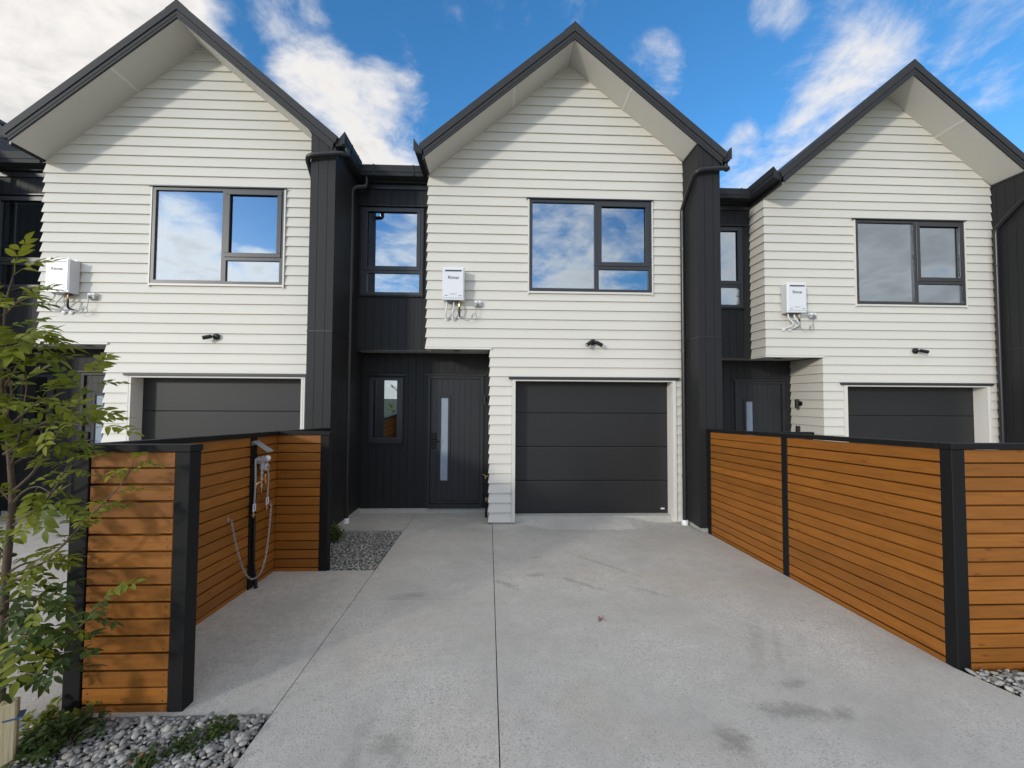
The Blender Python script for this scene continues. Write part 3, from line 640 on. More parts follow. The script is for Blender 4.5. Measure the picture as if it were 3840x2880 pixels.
        for i, (a, b) in enumerate(((min(xo, jx), max(xo, jx)), (min(jx, AX), max(jx, AX)))):
            if i == 1: a, b = min(jx, AX), max(jx, AX)
            g = .0015
            hob(f's{nm}{i}', 'soffit_panel', lambda a=a+g, b=b-g: MB().hexa([(a,yb+.026,soff(a)),(b,yb+.026,soff(b)),(b,.002,soff(b)),(a,.002,soff(a)),(a,yb+.026,soff(a)+.012),(b,yb+.026,soff(b)+.012),(b,.002,soff(b)+.012),(a,.002,soff(a)+.012)]), 'soffit_white', rf)
        hob('j'+nm, 'soffit_jointer', lambda jx=jx: MB().hexa([(jx-.012,yb+.027,soff(jx-.012)-.004),(jx+.012,yb+.027,soff(jx+.012)-.004),(jx+.012,.0,soff(jx+.012)-.004),(jx-.012,.0,soff(jx-.012)-.004),(jx-.012,yb+.027,soff(jx-.012)-.0005),(jx+.012,yb+.027,soff(jx+.012)-.0005),(jx+.012,.0,soff(jx+.012)-.0005),(jx-.012,.0,soff(jx-.012)-.0005)]), 'trim_white', rf)
        # eaves gutter running back beside the gable
        gx = (-.155, -.032) if s_ < 0 else (4.444, 4.567)
        def gut(gx=gx, s_=s_):
            o_, i_ = (gx[0], gx[1]) if s_ < 0 else (gx[1], gx[0]); d_ = 1 if s_ < 0 else -1
            return MB().prism([(o_,5.575),(o_+d_*.004,5.47),(o_+d_*.012,5.465),(o_+d_*.012,5.41),(o_+d_*.03,5.372),(i_,5.352),(i_,5.44),(i_-d_*.006,5.44),(i_-d_*.006,5.364),(o_+d_*.036,5.382),(o_+d_*.020,5.415),(o_+d_*.020,5.47),(o_+d_*.012,5.575)], lambda a, b: (a, yb+.03, b), lambda a, b: (a, .28 if s_ < 0 else .28, b))
        gt = hob('g'+nm, 'gutter', gut, 'gutter_dark', H)
        hob('ge'+nm, 'stop_end', lambda gx=gx, s_=s_: MB().prism([(gx[0],5.575),(gx[0],5.40),(gx[1],5.354),(gx[1],5.42)] if s_ < 0 else [(gx[1],5.575),(gx[1],5.40),(gx[0],5.354),(gx[0],5.42)], lambda a, b: (a, yb+.022, b), lambda a, b: (a, yb+.0295, b)), 'gutter_dark', gt)
        for i, yy in enumerate((-.18, .10)):
            xo_ = gx[0] if s_ < 0 else gx[1]
            hob(f'gc{nm}{i}', 'gutter_clip', B(min(xo_-.004*-s_*-1, xo_+.004), max(xo_-.006, xo_+.004), yy, yy+.022, 5.44, 5.58), 'gutter_dark', gt)
        hob('eb'+nm, 'eaves_fascia', lambda s_=s_: MB().box(*((-.031, -.004) if s_ < 0 else (4.416, 4.443)), yb+.05, .9, 5.28, 5.46), 'metal_black', rf)
    # --- low roof and gutter over the recess
    rr = hob('r', 'recess_roof', lambda: rib_roof(), 'roof_metal', H)
    hob('q', 'fascia', lambda: MB().box(-1.24, -.033, .30, YU-.014, 5.33, 5.50).box(-1.24, -.033, .36, YU-.0135, 5.25, 5.3285), 'metal_black', rr)
    g2 = hob('q', 'gutter', lambda: MB().prism([(.16,5.545),(.166,5.485),(.158,5.48),(.158,5.435),(.166,5.43),(.172,5.375),(.298,5.362),(.298,5.46),(.292,5.46),(.292,5.37),(.18,5.383),(.172,5.545)], lambda a, b: (-1.22, a, b), lambda a, b: (-.02, a, b)), 'gutter_dark', H)
    for i, xx in enumerate((-.93, -.30)): hob(f'qc{i}', 'gutter_clip', B(xx, xx+.024, .151, .157, 5.372, 5.55), 'gutter_dark', g2)
    # --- downpipes
    xp = PX0-.048; r_ = .034
    path = spline([(4.505,-.43,5.36),(4.505,-.44,5.27),(4.47,PY-.045,5.225),(4.36,PY-.058,5.215)], 4)+spline([(4.30,PY-.058,5.21),(4.08,PY-.058,5.185),(4.0,PY-.03,5.15),(3.985,PY+.08,5.07),(xp,-.16,4.84),(xp,-.105,4.76),(xp,-.10,4.60)], 5)+[(xp,-.10,2.0),(xp,-.10,-.05)]
    dpn = hob('dp', 'downpipe', lambda: MB().tube(path, r_, 12), 'metal_black', H, smooth=True, loc=(pdx, 0, 0))
    for i, zz in enumerate((4.15, 2.56, 1.72, .62)):
        hob(f'br{i}', 'pipe_bracket', lambda zz=zz: MB().tube([(xp,-.10,zz-.012),(xp,-.10,zz+.012)], r_+.005, 12).box(xp+.03, PX0+.0, -.108, -.092, zz-.01, zz+.01), 'metal_black', dpn)
    hob('br', 'pipe_collar', lambda: MB().tube([(xp,-.10,-.16),(xp,-.10,-.045),(xp,-.10,-.04)], [.050,.050,.047], 14), 'plastic_white', dpn, smooth=True)
    x2, y2 = -1.225, .10
    d2 = hob('dp2', 'downpipe', lambda: MB().tube(spline([(-1.05,.23,5.37),(-1.05,.23,5.25),(-1.08,.21,5.20),(-1.19,.12,5.14),(x2,y2,5.06),(x2,y2,4.9)], 5)+[(x2,y2,2.3),(x2,y2,-.06)], .036, 12), 'metal_black', H, smooth=True)
    for i, zz in enumerate((4.30, 2.66, 1.5, .36)):
        hob(f'b2{i}', 'pipe_bracket', lambda zz=zz: MB().tube([(x2,y2,zz-.012),(x2,y2,zz+.012)], .041, 12).box(x2-.09, x2-.03, y2-.008, y2+.008, zz-.01, zz+.01), 'metal_black', d2)
    hob('b2', 'pipe_collar', lambda: MB().tube([(x2,y2,-.2),(x2,y2,-.05),(x2,y2,-.045)], [.050,.050,.047], 14), 'plastic_white', d2, smooth=True)
    # --- the rest of the body behind (party walls), so nothing is hollow from the side
    hob('h', 'rear_body', lambda: MB().box(-1.33, -1.30, YU+.04, 8.9, -.3, 5.3).prism([(.02,5.2),(.02,5.3),(AX,AZ+.15),(4.36,5.35),(4.36,5.2)], lambda a, b: (a, 1.6, b), lambda a, b: (a, 8.9, b)).box(.02, 4.36, 1.6, 8.9, -.3, 5.198), 'clad_black', H)
    return H
def rib_roof():
    mb = MB(); sl2 = math.tan(R(25)); x = -1.33; y0, y1 = .19, 3.4; z0 = 5.50
    pr = []
    while x < .02:
        pr += [(x, 0), (x+.05, 0), (x+.06, .02), (x+.075, .02), (x+.085, 0)]; x += .085
    pr.append((.02, 0))
    for (a, ha), (b, hb) in zip(pr, pr[1:]):
        if b <= a: continue
        mb.poly([(a,y0,z0+ha),(b,y0,z0+hb),(b,y1,z0+hb+(y1-y0)*sl2),(a,y1,z0+ha+(y1-y0)*sl2),(a,y0,z0-.01),(b,y0,z0-.01)], [(0,1,2,3),(0,4,5,1)])
    return mb
HO = [(-5.671, -.105, .009), (0, 0, 0), (5.633, .408, -.035)]
H0 = house(HO[0], 'leftmost white weatherboard townhouse, partly behind the sapling and gas nook fence', .075)
def far_house(O):
    T = thing('townhouse_edge', O, 'dark ribbed roof slope of the next house at far left edge', 'house')
    p_ = ob('pier', MB().box(-1.66, -1.344, -.50, 1.3, -.3, 5.30), 'clad_black', T)
    ob('cladding_panel', grooved_side(-1.3435, -.49, 1.2, -.05, 5.30, 1), 'clad_black', p_)
    ob('gutter', MB().box(-1.25, -1.13, -.49, .155, 5.36, 5.53), 'gutter_dark', T)
    mb = MB(); x0, z0, x1 = -1.165, 5.50, -3.44; z1 = z0+(x0-x1)*SLP; y = -.52; pr = []
    while y < 9:
        pr += [(y, 0), (y+.16, 0), (y+.175, .028), (y+.20, .028), (y+.215, 0)]; y += .215
    for (a, ha), (b, hb) in zip(pr, pr[1:]):
        if b <= a: continue
        mb.poly([(x0,a,z0+ha),(x0,b,z0+hb),(x1,b,z1+hb),(x1,a,z1+ha),(x0,a,z0-.02),(x0,b,z0-.02)], [(0,1,2,3),(0,4,5,1)])
    ob('roof_sheet', mb, 'roof_metal', T)
    ob('ridge_cap', MB().prism([(x1+.16,z1-.16*SLP+.03),(x1,z1+.05),(x1-.16,z1-.16*SLP+.03),(x1,z1+.035)], lambda a, b: (a, -.53, b), lambda a, b: (a, 9, b)), 'roof_metal', T)
    ob('wall', MB().box(x1, -1.67, -.0, 9, -.3, 5.3).prism([(x1,5.301),(x1,z1-.12),(-1.67,z0+.3),(-1.67,5.301)], lambda a, b: (a, .0, b), lambda a, b: (a, 8.9, b)), 'board_white', T)
far_house(HO[0])
H1 = house(HO[1], 'central white weatherboard gabled townhouse with whole garage door in view')
H2 = house(HO[2], 'rightmost white weatherboard townhouse behind the long slatted fence', .02)

# ------------------------------------------------------------------ things fixed to the houses
def off(O, x, y, z): return (O[0]+x, O[1]+y, O[2]+z)
RIN = text_mesh('Rinnai', .066, 'dark_text'); INF = text_mesh('INFINITY', .026, 'plastic_grey')
def heater(O, where, style):
    T = thing('water_heater', off(O, .412, -.03, 3.29), f'white wall mounted gas water heater on the {where}', 'water heater', 'gas water heaters on the front walls')
    w, d, hh = .168, .165, .505
    hob('wh', 'casing', lambda: MB().box(-w+.006, w-.006, -d+.02, .0, .004, hh-.02), 'heater_side', T, bevel=.006)
    fp = hob('wh', 'front_cover', lambda: MB().box(-w, w, -d, -d+.019, -.004, hh), 'heater_white', T, bevel=.012)
    hob('wh', 'raised_panel', lambda: MB().box(-w+.014, w-.014, -d-.008, -d+.004, .028, hh-.022), 'heater_white', fp, bevel=.009)
    sl0 = hob('wh', 'flue_slot', lambda: MB().box(-.128, .128, -d-.0105, -d-.0085, .428, .456), 'plastic_grey', fp, bevel=.0009)
    hob('wh', 'slot_opening', B(-.122, .122, -d-.0125, -d-.0107, .436, .452), 'black_plastic', sl0)
    for s_ in (-1, 1): hob(f'wh{s_}', 'vent_slit', B(s_*.105-.021, s_*.105+.021, -d-.0105, -d-.0085, .060, .067), 'black_plastic', fp)
    for s_ in (-1, 1): hob(f'wb{s_}', 'top_bracket', B(s_*.1-.02, s_*.1+.02, -.012, -.004, hh-.02, hh+.012), 'heater_white', T)
    o = link('brand_lettering', RIN, fp, (0, -d-.0095, .338), (R(90), 0, 0)); o = link('model_lettering', INF, fp, (0, -d-.0095, .088), (R(90), 0, 0))
    hob('wh', 'rating_label', B(-.032, .032, -d-.0095, -d-.0085, .056, .068), 'label_white', fp)
    hob('wh', 'burner_tray', B(-.10, .09, -d+.03, -.02, -.014, .003), 'black_plastic', T)
    # lagged water pipes and the black gas line into the wall
    def pipes(sgn):
        a = [(-.104,-.085,.0),(-.104,-.085,-.07)]
        if style == 'straight': pts = [(-.104,-.09,.0),(-.104,-.09,-.06),(-.112,-.085,-.13),(-.122,-.075,-.19),(-.116,-.03,-.25),(-.11,.03,-.265)]
        elif style == 'left': pts = [(-.104,-.09,.0),(-.107,-.09,-.05),(-.16,-.10,-.12),(-.18,-.095,-.17),(-.15,-.06,-.225),(-.06,.03,-.235)]
        else: pts = [(-.104,-.09,.0),(-.104,-.09,-.04),(-.09,-.10,-.10),(-.035,-.10,-.16),(-.03,-.08,-.20),(-.08,-.02,-.235),(-.12,.03,-.24)]
        return MB().tube(spline(pts, 5), .0125, 10)
    hob('whp'+style, 'lagged_pipe', lambda: pipes(1), 'pipe_lag', T, smooth=True)
    hob('whp'+style, 'lagged_pipe', lambda: pipes(1), 'pipe_lag', T, smooth=True, loc=(.107, 0, 0))
    hob('wh', 'gas_valve', lambda: MB().tube([(.085,-.09,-.0),(.085,-.09,-.05)], .009).tube([(.085,-.09,-.05),(.085,-.09,-.085)], .013, 6), 'brass', T, smooth=True)
    hob('wh', 'gas_line', lambda: MB().tube(spline([(.085,-.088,-.08),(.085,-.085,-.17),(.086,-.06,-.215),(.09,.03,-.222)], 5), .0135, 10), 'black_plastic', T, smooth=True)
    px_ = {'straight': (-.11, -.003, .09), 'left': (-.06, .047, .09), 'right': (-.12, -.013, .09)}[style]
    for i, x in enumerate(px_):
        hob('wh', 'wall_flange', lambda: MB().tube([(0,.012,0),(0,-.002,0),(0,-.006,0)], [.03,.03,.018], 14), 'plastic_white', T, smooth=True, loc=(x, 0, -.258 if i < 2 else -.222))
    # cable: hangs, coils once, rises to the outlet
    cp = [(.05,-.10,-.005),(.055,-.11,-.12),(.09,-.10,-.21),(.15,-.07,-.275),(.215,-.06,-.292),(.27,-.06,-.265)]
    for i in range(14):
        t = -1.2+i*.55; cp.append((.315+.036*math.cos(t+3.6), -.06-.0015*i, -.235+.05*math.sin(t+3.6)))
    cp += [(.335,-.065,-.20),(.345,-.06,-.12),(.35,-.055,-.045)]
    hob('wh', 'power_cable', lambda: MB().tube(spline(cp, 4), .0034, 6), 'grey_cable', T, smooth=True)
    # outlet
    U_ = thing('power_outlet', off(O, .778, -.02, 3.222), f'small grey weatherproof power outlet beside the heater on the {where}', 'outlet', 'outdoor power outlets')
    hob('po', 'back_box', B(-.055, .055, -.058, .0, .0, .052), 'plastic_grey', U_, bevel=.006)
    cv = hob('po', 'cover', lambda: MB().hexa([(-.052,-.064,.053),(.052,-.064,.053),(.052,.0,.053),(-.052,.0,.053),(-.052,-.050,.094),(.052,-.050,.094),(.052,.0,.094),(-.052,.0,.094)]), 'plastic_white', U_, bevel=.004)
    hob('po', 'switch', B(-.012, .014, -.0655, -.058, .060, .076), 'plastic_grey', cv)
    hob('po', 'plug', lambda: MB().tube([(.0,-.055,.028),(.0,-.085,.024),(.0,-.09,.012)], [.017,.015,.008], 10), 'grey_cable', U_, smooth=True)
heater(HO[0], 'leftmost house', 'left'); heater(HO[1], 'central house', 'straight'); heater(HO[2], 'rightmost house', 'right')

def spot(O, where, heads):
    T = thing('spotlight', off(O, 2.575, -.028, 2.69), f'small black {where}', 'spotlight', 'black security spotlights')
    hob('sp', 'mount', lambda: MB().tube([(0,.0,0),(0,-.03,0),(0,-.036,0)], [.046,.046,.04], 18), 'black_plastic', T, smooth=True)
    for i, (dx, dy, dz) in enumerate(heads):
        v = Vector((dx, dy, dz)).normalized(); c = Vector((.03*dx, -.05, .004)); a = c+v*.012; b = a+v*.115
        hd = ob('lamp_head', MB().tube([tuple(a), tuple(a+v*.004), tuple(b-v*.003), tuple(b)], [.022,.03,.03,.028], 16), 'black_plastic', T, smooth=True)
        ob('lens', MB().tube([tuple(b+v*.0005), tuple(b+v*.0025)], .019, 14), 'plastic_grey', hd)
        ob('knuckle', MB().tube([(0,-.03,0), tuple(c), tuple(a)], .011, 8), 'black_plastic', hd, smooth=True)
spot(HO[0], 'spotlight on the leftmost house above its garage', [(-.95, -.45, -.30)])
spot(HO[1], 'twin spotlight above the central garage door', [(-.75, -.45, -.5), (.85, -.25, -.5)])
spot(HO[2], 'spotlight on the rightmost house above its garage', [(.95, -.4, -.28)])
def wall_lamp(O, where):
    T = thing('wall_lamp', off(O, .957, .50, 1.78), f'black up and down cylinder wall lamp {where}', 'wall lamp', 'entry wall lamps')
    hob('wl', 'mount', lambda: MB().tube([(.0,0,0),(-.02,0,0),(-.024,0,0)], [.042,.042,.036], 16), 'black_plastic', T, smooth=True)
    hob('wl', 'arm', lambda: MB().tube([(-.02,0,0),(-.05,0,0)], .014, 8), 'black_plastic', T, smooth=True)
    hob('wl', 'cylinder', lambda: MB().tube([(-.075,0,-.078),(-.075,0,.078)], .033, 18), 'black_plastic', T, smooth=True)
wall_lamp(HO[1], 'beside the central front door'); wall_lamp(HO[2], 'on the side wall of the rightmost entry')
def meter(O, where):
    T = thing('wall_box', off(O, .957, .57, 1.30), f'small black box {where}', 'box')
    hob('mb', 'box', B(-.03, .0, -.045, .045, -.05, .07), 'black_plastic', T, bevel=.004)
    hob('mb', 'cover', B(-.036, -.0305, -.035, .035, -.03, .06), 'frame_dark', T, bevel=.002)
meter(HO[2], 'on the side wall just above the right fence')
T = thing('wall_plate', off(HO[1], .957, .40, 1.315), 'small grey plate on the side wall below the entry lamp', 'wall plate')
ob('plate', MB().box(-.006, 0, -.03, .03, -.05, .06), 'plastic_grey', T, bevel=.002)
for i, O in enumerate(HO):
    T = thing('downlight', off(O, .43, .32, 2.572), ['round recessed downlight in the leftmost entry soffit', 'round recessed downlight above the central front door', 'round recessed downlight in the rightmost entry soffit'][i], 'downlight', 'entry downlights')
    hob('dl', 'rim', lambda: MB().tube([(0,0,.0078),(0,0,.001),(0,0,0)], [.056,.056,.05], 20), 'downlight', T, smooth=True)
    hob('dl', 'lens', lambda: MB().tube([(0,0,-.0008),(0,0,-.0003)], .036, 16), 'black_plastic', T)
    if i == 0: continue
# garden tap and its pipe at the corner of the central entry
T = thing('garden_tap', (.955, .42, .53), 'upper brass garden tap on the corner beside the front door', 'tap', 'brass taps')
ob('body', MB().tube([(.0,0,0),(-.05,-.005,.004),(-.065,-.01,.0)], [.011,.012,.011], 10).tube([(-.045,-.005,.0),(-.05,-.03,-.012),(-.05,-.036,-.035)], [.009,.009,.0105], 10), 'brass', T, smooth=True)
ob('handle', MB().tube([(-.055,-.01,.004),(-.075,-.014,.022)], .006, 8).tube([(-.10,-.018,.035),(-.05,-.012,.018)], [.006,.008], 8), 'brass', T, smooth=True)
T = thing('garden_tap', (.955, .42, .16), 'lower brass valve on a black riser pipe beside the front door', 'tap', 'brass taps')
ob('body', MB().tube([(0,0,.0),(-.04,0,.0)], .010, 10).tube([(-.04,0,-.03),(-.04,0,.03)], [.017,.015], 10), 'brass', T, smooth=True)
ob('riser_pipe', MB().tube([(-.04,0,-.03),(-.035,0,-.34)], .019, 12), 'black_plastic', T, smooth=True)

# ------------------------------------------------------------------ fences
BP, BH, FH = .0935, .0825, 1.478
def bevbox(x0, x1, y0, y1, z0, z1, sl=0): # sl: slope in y
    return [(x0,y0,z0+sl*y0),(x1,y0,z0+sl*y0),(x1,y1,z0+sl*y1),(x0,y1,z0+sl*y1),(x0,y0,z1+sl*y0),(x1,y0,z1+sl*y0),(x1,y1,z1+sl*y1),(x0,y1,z1+sl*y1)]
rf_ = random.Random(11)
def run_side(parent, key, x0, x1, y0, y1, dx=.05):
    """boards along y between posts, following the fall of the ground"""
    for k in range(16):
        zt = G0+FH-.044-k*BP; 
        o = hob(key+str(k), 'board', lambda zt=zt: MB().hexa(bevbox(x0, x1, y0, y1, zt-BH, zt, GB)), 'timber', parent, bevel=.0025)
        o.location = (rf_.uniform(-.0012, .0012), 0, rf_.uniform(-.0015, .0015))
        o2 = hob(key+str(k), 'board', None, 'timber', parent); o2.location = (dx, 0, rf_.uniform(-.0015, .0015)-.042)
def run_front(parent, key, x0, x1, y0, y1, nb=16):
    for k in range(nb):
        zt = zg(y0)+FH-.044-k*BP
        o = hob(key+str(k), 'board', lambda zt=zt: MB().box(x0, x1, y0, y1, zt-BH, zt), 'timber', parent, bevel=.0025)
        o.location = (0, rf_.uniform(-.0015, .0015), rf_.uniform(-.0012, .0012))
        o2 = hob(key+str(k), 'board', None, 'timber', parent); o2.location = (0, .05, rf_.uniform(-.0012, .0012)-.042)
def post(parent, key, x0, x1, y0, y1):
    ob('post', MB().hexa([(x0,y0,zg(y0)-.3),(x1,y0,zg(y0)-.3),(x1,y1,zg(y1)-.3),(x0,y1,zg(y1)-.3),(x0,y0,zg(y0)+FH-.0405),(x1,y0,zg(y0)+FH-.0405),(x1,y1,zg(y1)+FH-.0405),(x0,y1,zg(y1)+FH-.0405)]), 'post_black', parent, bevel=.003)
def cap(parent, x0, x1, y0, y1, dz=0):
    ob('cap_rail', MB().hexa(bevbox(x0, x1, y0, y1, G0+FH-.04+dz, G0+FH+dz, GB)), 'post_black', parent, bevel=.003)
def screws(parent, x0, x1, y, n, zf):
    mb = MB()
    for k in range(n):
        zt = zf+FH-.044-k*BP
        for x in (x0+.028, x1-.028):
            for dz in (.018, .066):
                xx, zz = x+rf_.uniform(-.006, .006), zt-dz+rf_.uniform(-.004, .004); mb.tube([(xx,y+.002,zz),(xx,y-.0008,zz)], .0042, 6)
    tag(ob('screw_heads', mb, 'screw', parent), kind='stuff')
# left fence with the gas bottle nook
FL = thing('slatted_fence', (0, 0, 0), 'left stained timber slat fence folded round the gas bottle nook', 'fence', 'slatted timber fences')
xw = -1.262
run_side(FL, 'la', xw-.02, xw, -4.055, -2.415, -.028); run_side(FL, 'lb', xw-.02, xw, -2.322, -1.832, -.028); run_side(FL, 'lc', xw-.02, xw, -1.83, -.70, -.028)
post(FL, 'a', -1.306, -1.209, -4.071, -3.98); post(FL, 'b', -.738, -.655, -4.071, -3.98)
post(FL, 'c', -1.31, -1.250, -2.412, -2.325); post(FL, 'd', -.80, -.712, -1.932, -1.842); post(FL, 'e', -1.31, -1.25, -.695, -.615)
run_front(FL, 'ld', -1.204, -.742, -4.066, -4.046); run_front(FL, 'le', xw+.003, -.803, -1.931, -1.911)
screws(FL, -1.204, -.742, -4.067, 15, zg(-4.066))
cap(FL, -1.312, -.650, -4.078, -3.972); cap(FL, -1.316, -1.232, -3.971, -.60, .0006); cap(FL, -1.231, -.700, -1.942, -1.832)
# right fence
FR = thing('slatted_fence', (0, 0, 0), 'right long stained timber slat fence running from house to street', 'fence', 'slatted timber fences')
xq = 4.12
run_side(FR, 'ra', xq+.003, xq+.023, -2.124, -.632); run_side(FR, 'rb', xq+.003, xq+.023, -3.738, -2.214)
post(FR, 'f', xq, xq+.09, -.63, -.535); post(FR, 'g', xq-.002, xq+.085, -2.212, -2.126); post(FR, 'h', xq, xq+.092, -3.82, -3.74)
run_front(FR, 'rc', xq+.095, 4.72, -3.815, -3.795); post(FR, 'i', 4.722, 4.80, -3.82, -3.735)
cap(FR, xq-.006, xq+.098, -3.729, -.53); cap(FR, xq-.006, 4.808, -3.83, -3.7295)
run_front(FR, 'rd', 4.215, 4.72, -1.70, -1.68); post(FR, 'j', 4.722, 4.80, -1.705, -1.62); cap(FR, 4.219, 4.808, -1.715, -1.61)

# ------------------------------------------------------------------ gas regulator, shelf, chain in the nook
X = -1.235
T = thing('steel_bracket', (X-.012, -2.37, 1.36), 'galvanised steel weather shield fixed on the nook post above the regulator', 'bracket')
ob('back_plate', MB().box(-.002, .003, -.055, .055, -.02, .02), 'galv', T); ob('tilted_plate', MB().hexa([(.004,-.055,.016),(.15,-.055,-.085),(.15,.055,-.085),(.004,.055,.016),(.004,-.055,.0185),(.151,-.055,-.082),(.151,.055,-.082),(.004,.055,.0185)]), 'galv', T)
T = thing('gas_regulator', (X, -2.32, 1.17), 'grey gas bottle changeover regulator with two hoses in the fence nook', 'gas regulator')
bd = ob('regulator_body', MB().tube([(.02,-.08,.03),(.02,-.02,.034)], [.016,.022], 10).tube([(.03,-.045,.02),(.03,.03,.02)], .034, 14).tube([(.03,0,.03),(.03,0,-.07)], [.026,.02], 12).tube([(.03,.0,.025),(.03,.0,.055)], [.03,.018], 12), 'reg_grey', T, smooth=True)
ob('dial_cap', MB().tube([(.03,.03,.02),(.03,.075,.02),(.03,.08,.02),(.03,.11,.02)], [.026,.026,.031,.029], 16), 'plastic_white', bd, smooth=True)
ob('gauge', MB().tube([(.03,.035,-.055),(.065,.03,-.055),(.07,.03,-.055)], [.036,.036,.028], 16), 'plastic_grey', bd, smooth=True)
ob('gauge_window', MB().box(.0705, .073, .018, .04, -.063, -.047), 'black_plastic', bd)
ob('outlet_pipe', MB().tube([(.03,0,-.07),(.03,0,-.16),(.03,-.0,-.25)], [.013,.010,.010], 10).tube([(.03,0,-.10),(.03,0,-.115)], .017, 6).tube([(.03,0,-.155),(.03,0,-.17)], .016, 6), 'reg_grey', T, smooth=True)
ob('elbow', MB().tube(spline([(.03,0,-.19),(.02,-.03,-.195),(.01,-.055,-.21),(.008,-.06,-.24)], 4), .014, 10).tube([(.03,0,-.25),(.03,0,-.30)], .007, 8), 'brass', T, smooth=True)
ob('valve_handle', MB().box(.05, .06, .012, .028, -.165, -.12).box(.048, .062, .018, .036, -.215, -.175).box(.04, .05, .005, .03, -.178, -.168), 'orange_plastic', T, bevel=.004)
def hose(y0, yb_, zb, dx, lab):
    pts = spline([(.02, y0, .035), (.03, y0+(-.03 if yb_ < y0 else .02), .02), (.045, yb_-.005, -.15), (.04, yb_, -.3), (.03, yb_+.003, zb)], 7)
    hz = ob('hose', MB().tube(pts, .0085, 8), 'hose_grey', T, smooth=True)
    ob('fitting', MB().tube([(.03,yb_+.003,zb),(.03,yb_,zb-.03)], .007, 8).tube([(.03,yb_,zb-.03),(.03,yb_,zb-.042)], .02, 12).tube([(.03,yb_,zb-.042),(.03,yb_,zb-.065)], [.009,.006], 8), 'brass', hz, smooth=True)
    tg = ob('tag', MB().box(.038, .040, yb_-.025, yb_+.025, zb-.005, zb+.065), 'label_white', hz)
    ob('tag_print', MB().box(.0405, .041, yb_-.012, yb_+.006, zb+.004, zb+.055), 'label_blue', tg)
hose(-.08, -.125, -.44, 0, 'l'); hose(.06, .10, -.43, 0, 'r')
ob('supply_pipe', MB().tube(spline([(.008,-.06,-.235),(.006,-.06,-.5),(.006,-.055,-.9),(.012,-.05,-1.04),(.022,-.045,-1.12),(.03,-.045,-1.22)], 4), [.0135]*16+[.017]*5, 10), 'black_plastic', T, smooth=True)
# chain
T = thing('safety_chain', (X, -2.4, .7), 'silver safety chain hanging in a loop across the nook fence', 'chain')
pts = []
for i in range(41):
    t = i/40; y = -.33+.655*t; q = (2*t-1); z = .02-.62*(1-abs(q)**2.6)-.008*t
    pts.append(Vector((.004+.05*(1-q*q), y, z)))
ln = [0]
for a, b in zip(pts, pts[1:]): ln.append(ln[-1]+(b-a).length)
def at_len(s):
    for i in range(len(ln)-1):
        if ln[i+1] >= s:
            f = (s-ln[i])/(ln[i+1]-ln[i]); return pts[i].lerp(pts[i+1], f), (pts[i+1]-pts[i]).normalized()
    return pts[-1], (pts[-1]-pts[-2]).normalized()
lk = MB(); loop = []
for k in range(12):
    t = 2*math.pi*k/12; loop.append((.0065*math.cos(t), 0, .0065*math.sin(t)+(.009 if math.sin(t) > 0 else -.009)))
lk.tube(loop+[loop[0]], .0026, 5, caps=False); LM = lk.mesh('chain_link', 'galv', True)
s = .012; i = 0
while s < ln[-1]-.01:
    p, d = at_len(s); q = d.to_track_quat('Z', 'Y') @ Matrix.Rotation(R(90*(i % 2)+20), 3, 'Z').to_quaternion()
    o = link('chain_link', LM, T, p); o.rotation_mode = 'QUATERNION'; o.rotation_quaternion = q
    s += .0245; i += 1
for y in (-.33, .325): ob('eye_bolt', MB().tube([(-.03,y,.025),(.008,y,.025)], .004, 8).box(-.026, -.022, y-.012, y+.012, .01, .045), 'galv', T)

# ------------------------------------------------------------------ plants
def leaflet(L_, W_, fold=.28, droop=.25, seg=4):
    """pointed elliptic blade folded along the midrib; base at origin, tip along +y"""
    v = []; f = []
    for i in range(seg+1):
        t = i/seg; w = W_*math.sin(math.pi*min(1, t**.8*1.0))**.8*.5 if 0 < t < 1 else 0
        y = L_*t; z = -droop*L_*t*t
        v += [(-w, y, z+w*fold), (0, y, z), (w, y, z+w*fold)]
    for i in range(seg):
        a = 3*i; f += [(a, a+1, a+4, a+3), (a+1, a+2, a+5, a+4)]
    return v, f
def compound(seed, nl, Lr, L_, W_, m_):
    rnd = random.Random(seed); mb = MB(); pts = []
    for i in range(9):
        t = i/8; pts.append(Vector((rnd.uniform(-.003, .003), Lr*t, .06*Lr*math.sin(t*2)-Lr*.28*t*t)))
    mb.tube(pts, [.0016*(1-.5*i/8) for i in range(9)], 4)
    def put(p, yaw, pit, roll, s):
        v, f = leaflet(L_*s, W_*s*rnd.uniform(.85, 1.12), rnd.uniform(.1, .45), rnd.uniform(.1, .45))
        M_ = Matrix.Translation(p) @ Matrix.Rotation(yaw, 4, 'Z') @ Matrix.Rotation(pit, 4, 'X') @ Matrix.Rotation(roll, 4, 'Y')
        mb.poly([M_ @ Vector(a) for a in v], f)
    for k in range(nl):
        t = .3+.62*k/(nl-1) if nl > 1 else .5; fi = t*8; p = pts[int(fi)].lerp(pts[min(8, int(fi)+1)], fi-int(fi)); s = (.75+.35*math.sin(math.pi*(.25+.6*k/nl)))*rnd.uniform(.9, 1.1)
        for sg in (-1, 1): put(p, sg*R(rnd.uniform(42, 66)), R(rnd.uniform(-22, 14)), R(sg*rnd.uniform(-5, 25)), s)
    put(pts[-1], R(rnd.uniform(-10, 10)), R(rnd.uniform(-25, 5)), 0, 1.1)
    me = mb.mesh('leaf', m_, True); return me
LEAVES = [compound(i, 4+(i % 2), .17, .062, .027, 'leaf_green') for i in range(6)]
LEAVESD = [compound(i+9, 3+(i % 2), .16, .062, .029, 'leaf_dark') for i in range(4)]
def pix(x, y, depth):                     # authoring aid: a viewing ray to a point at a real depth
    return CAM+(fw+rt*((x-1920)/F)-up*((y-1440)/F))*depth
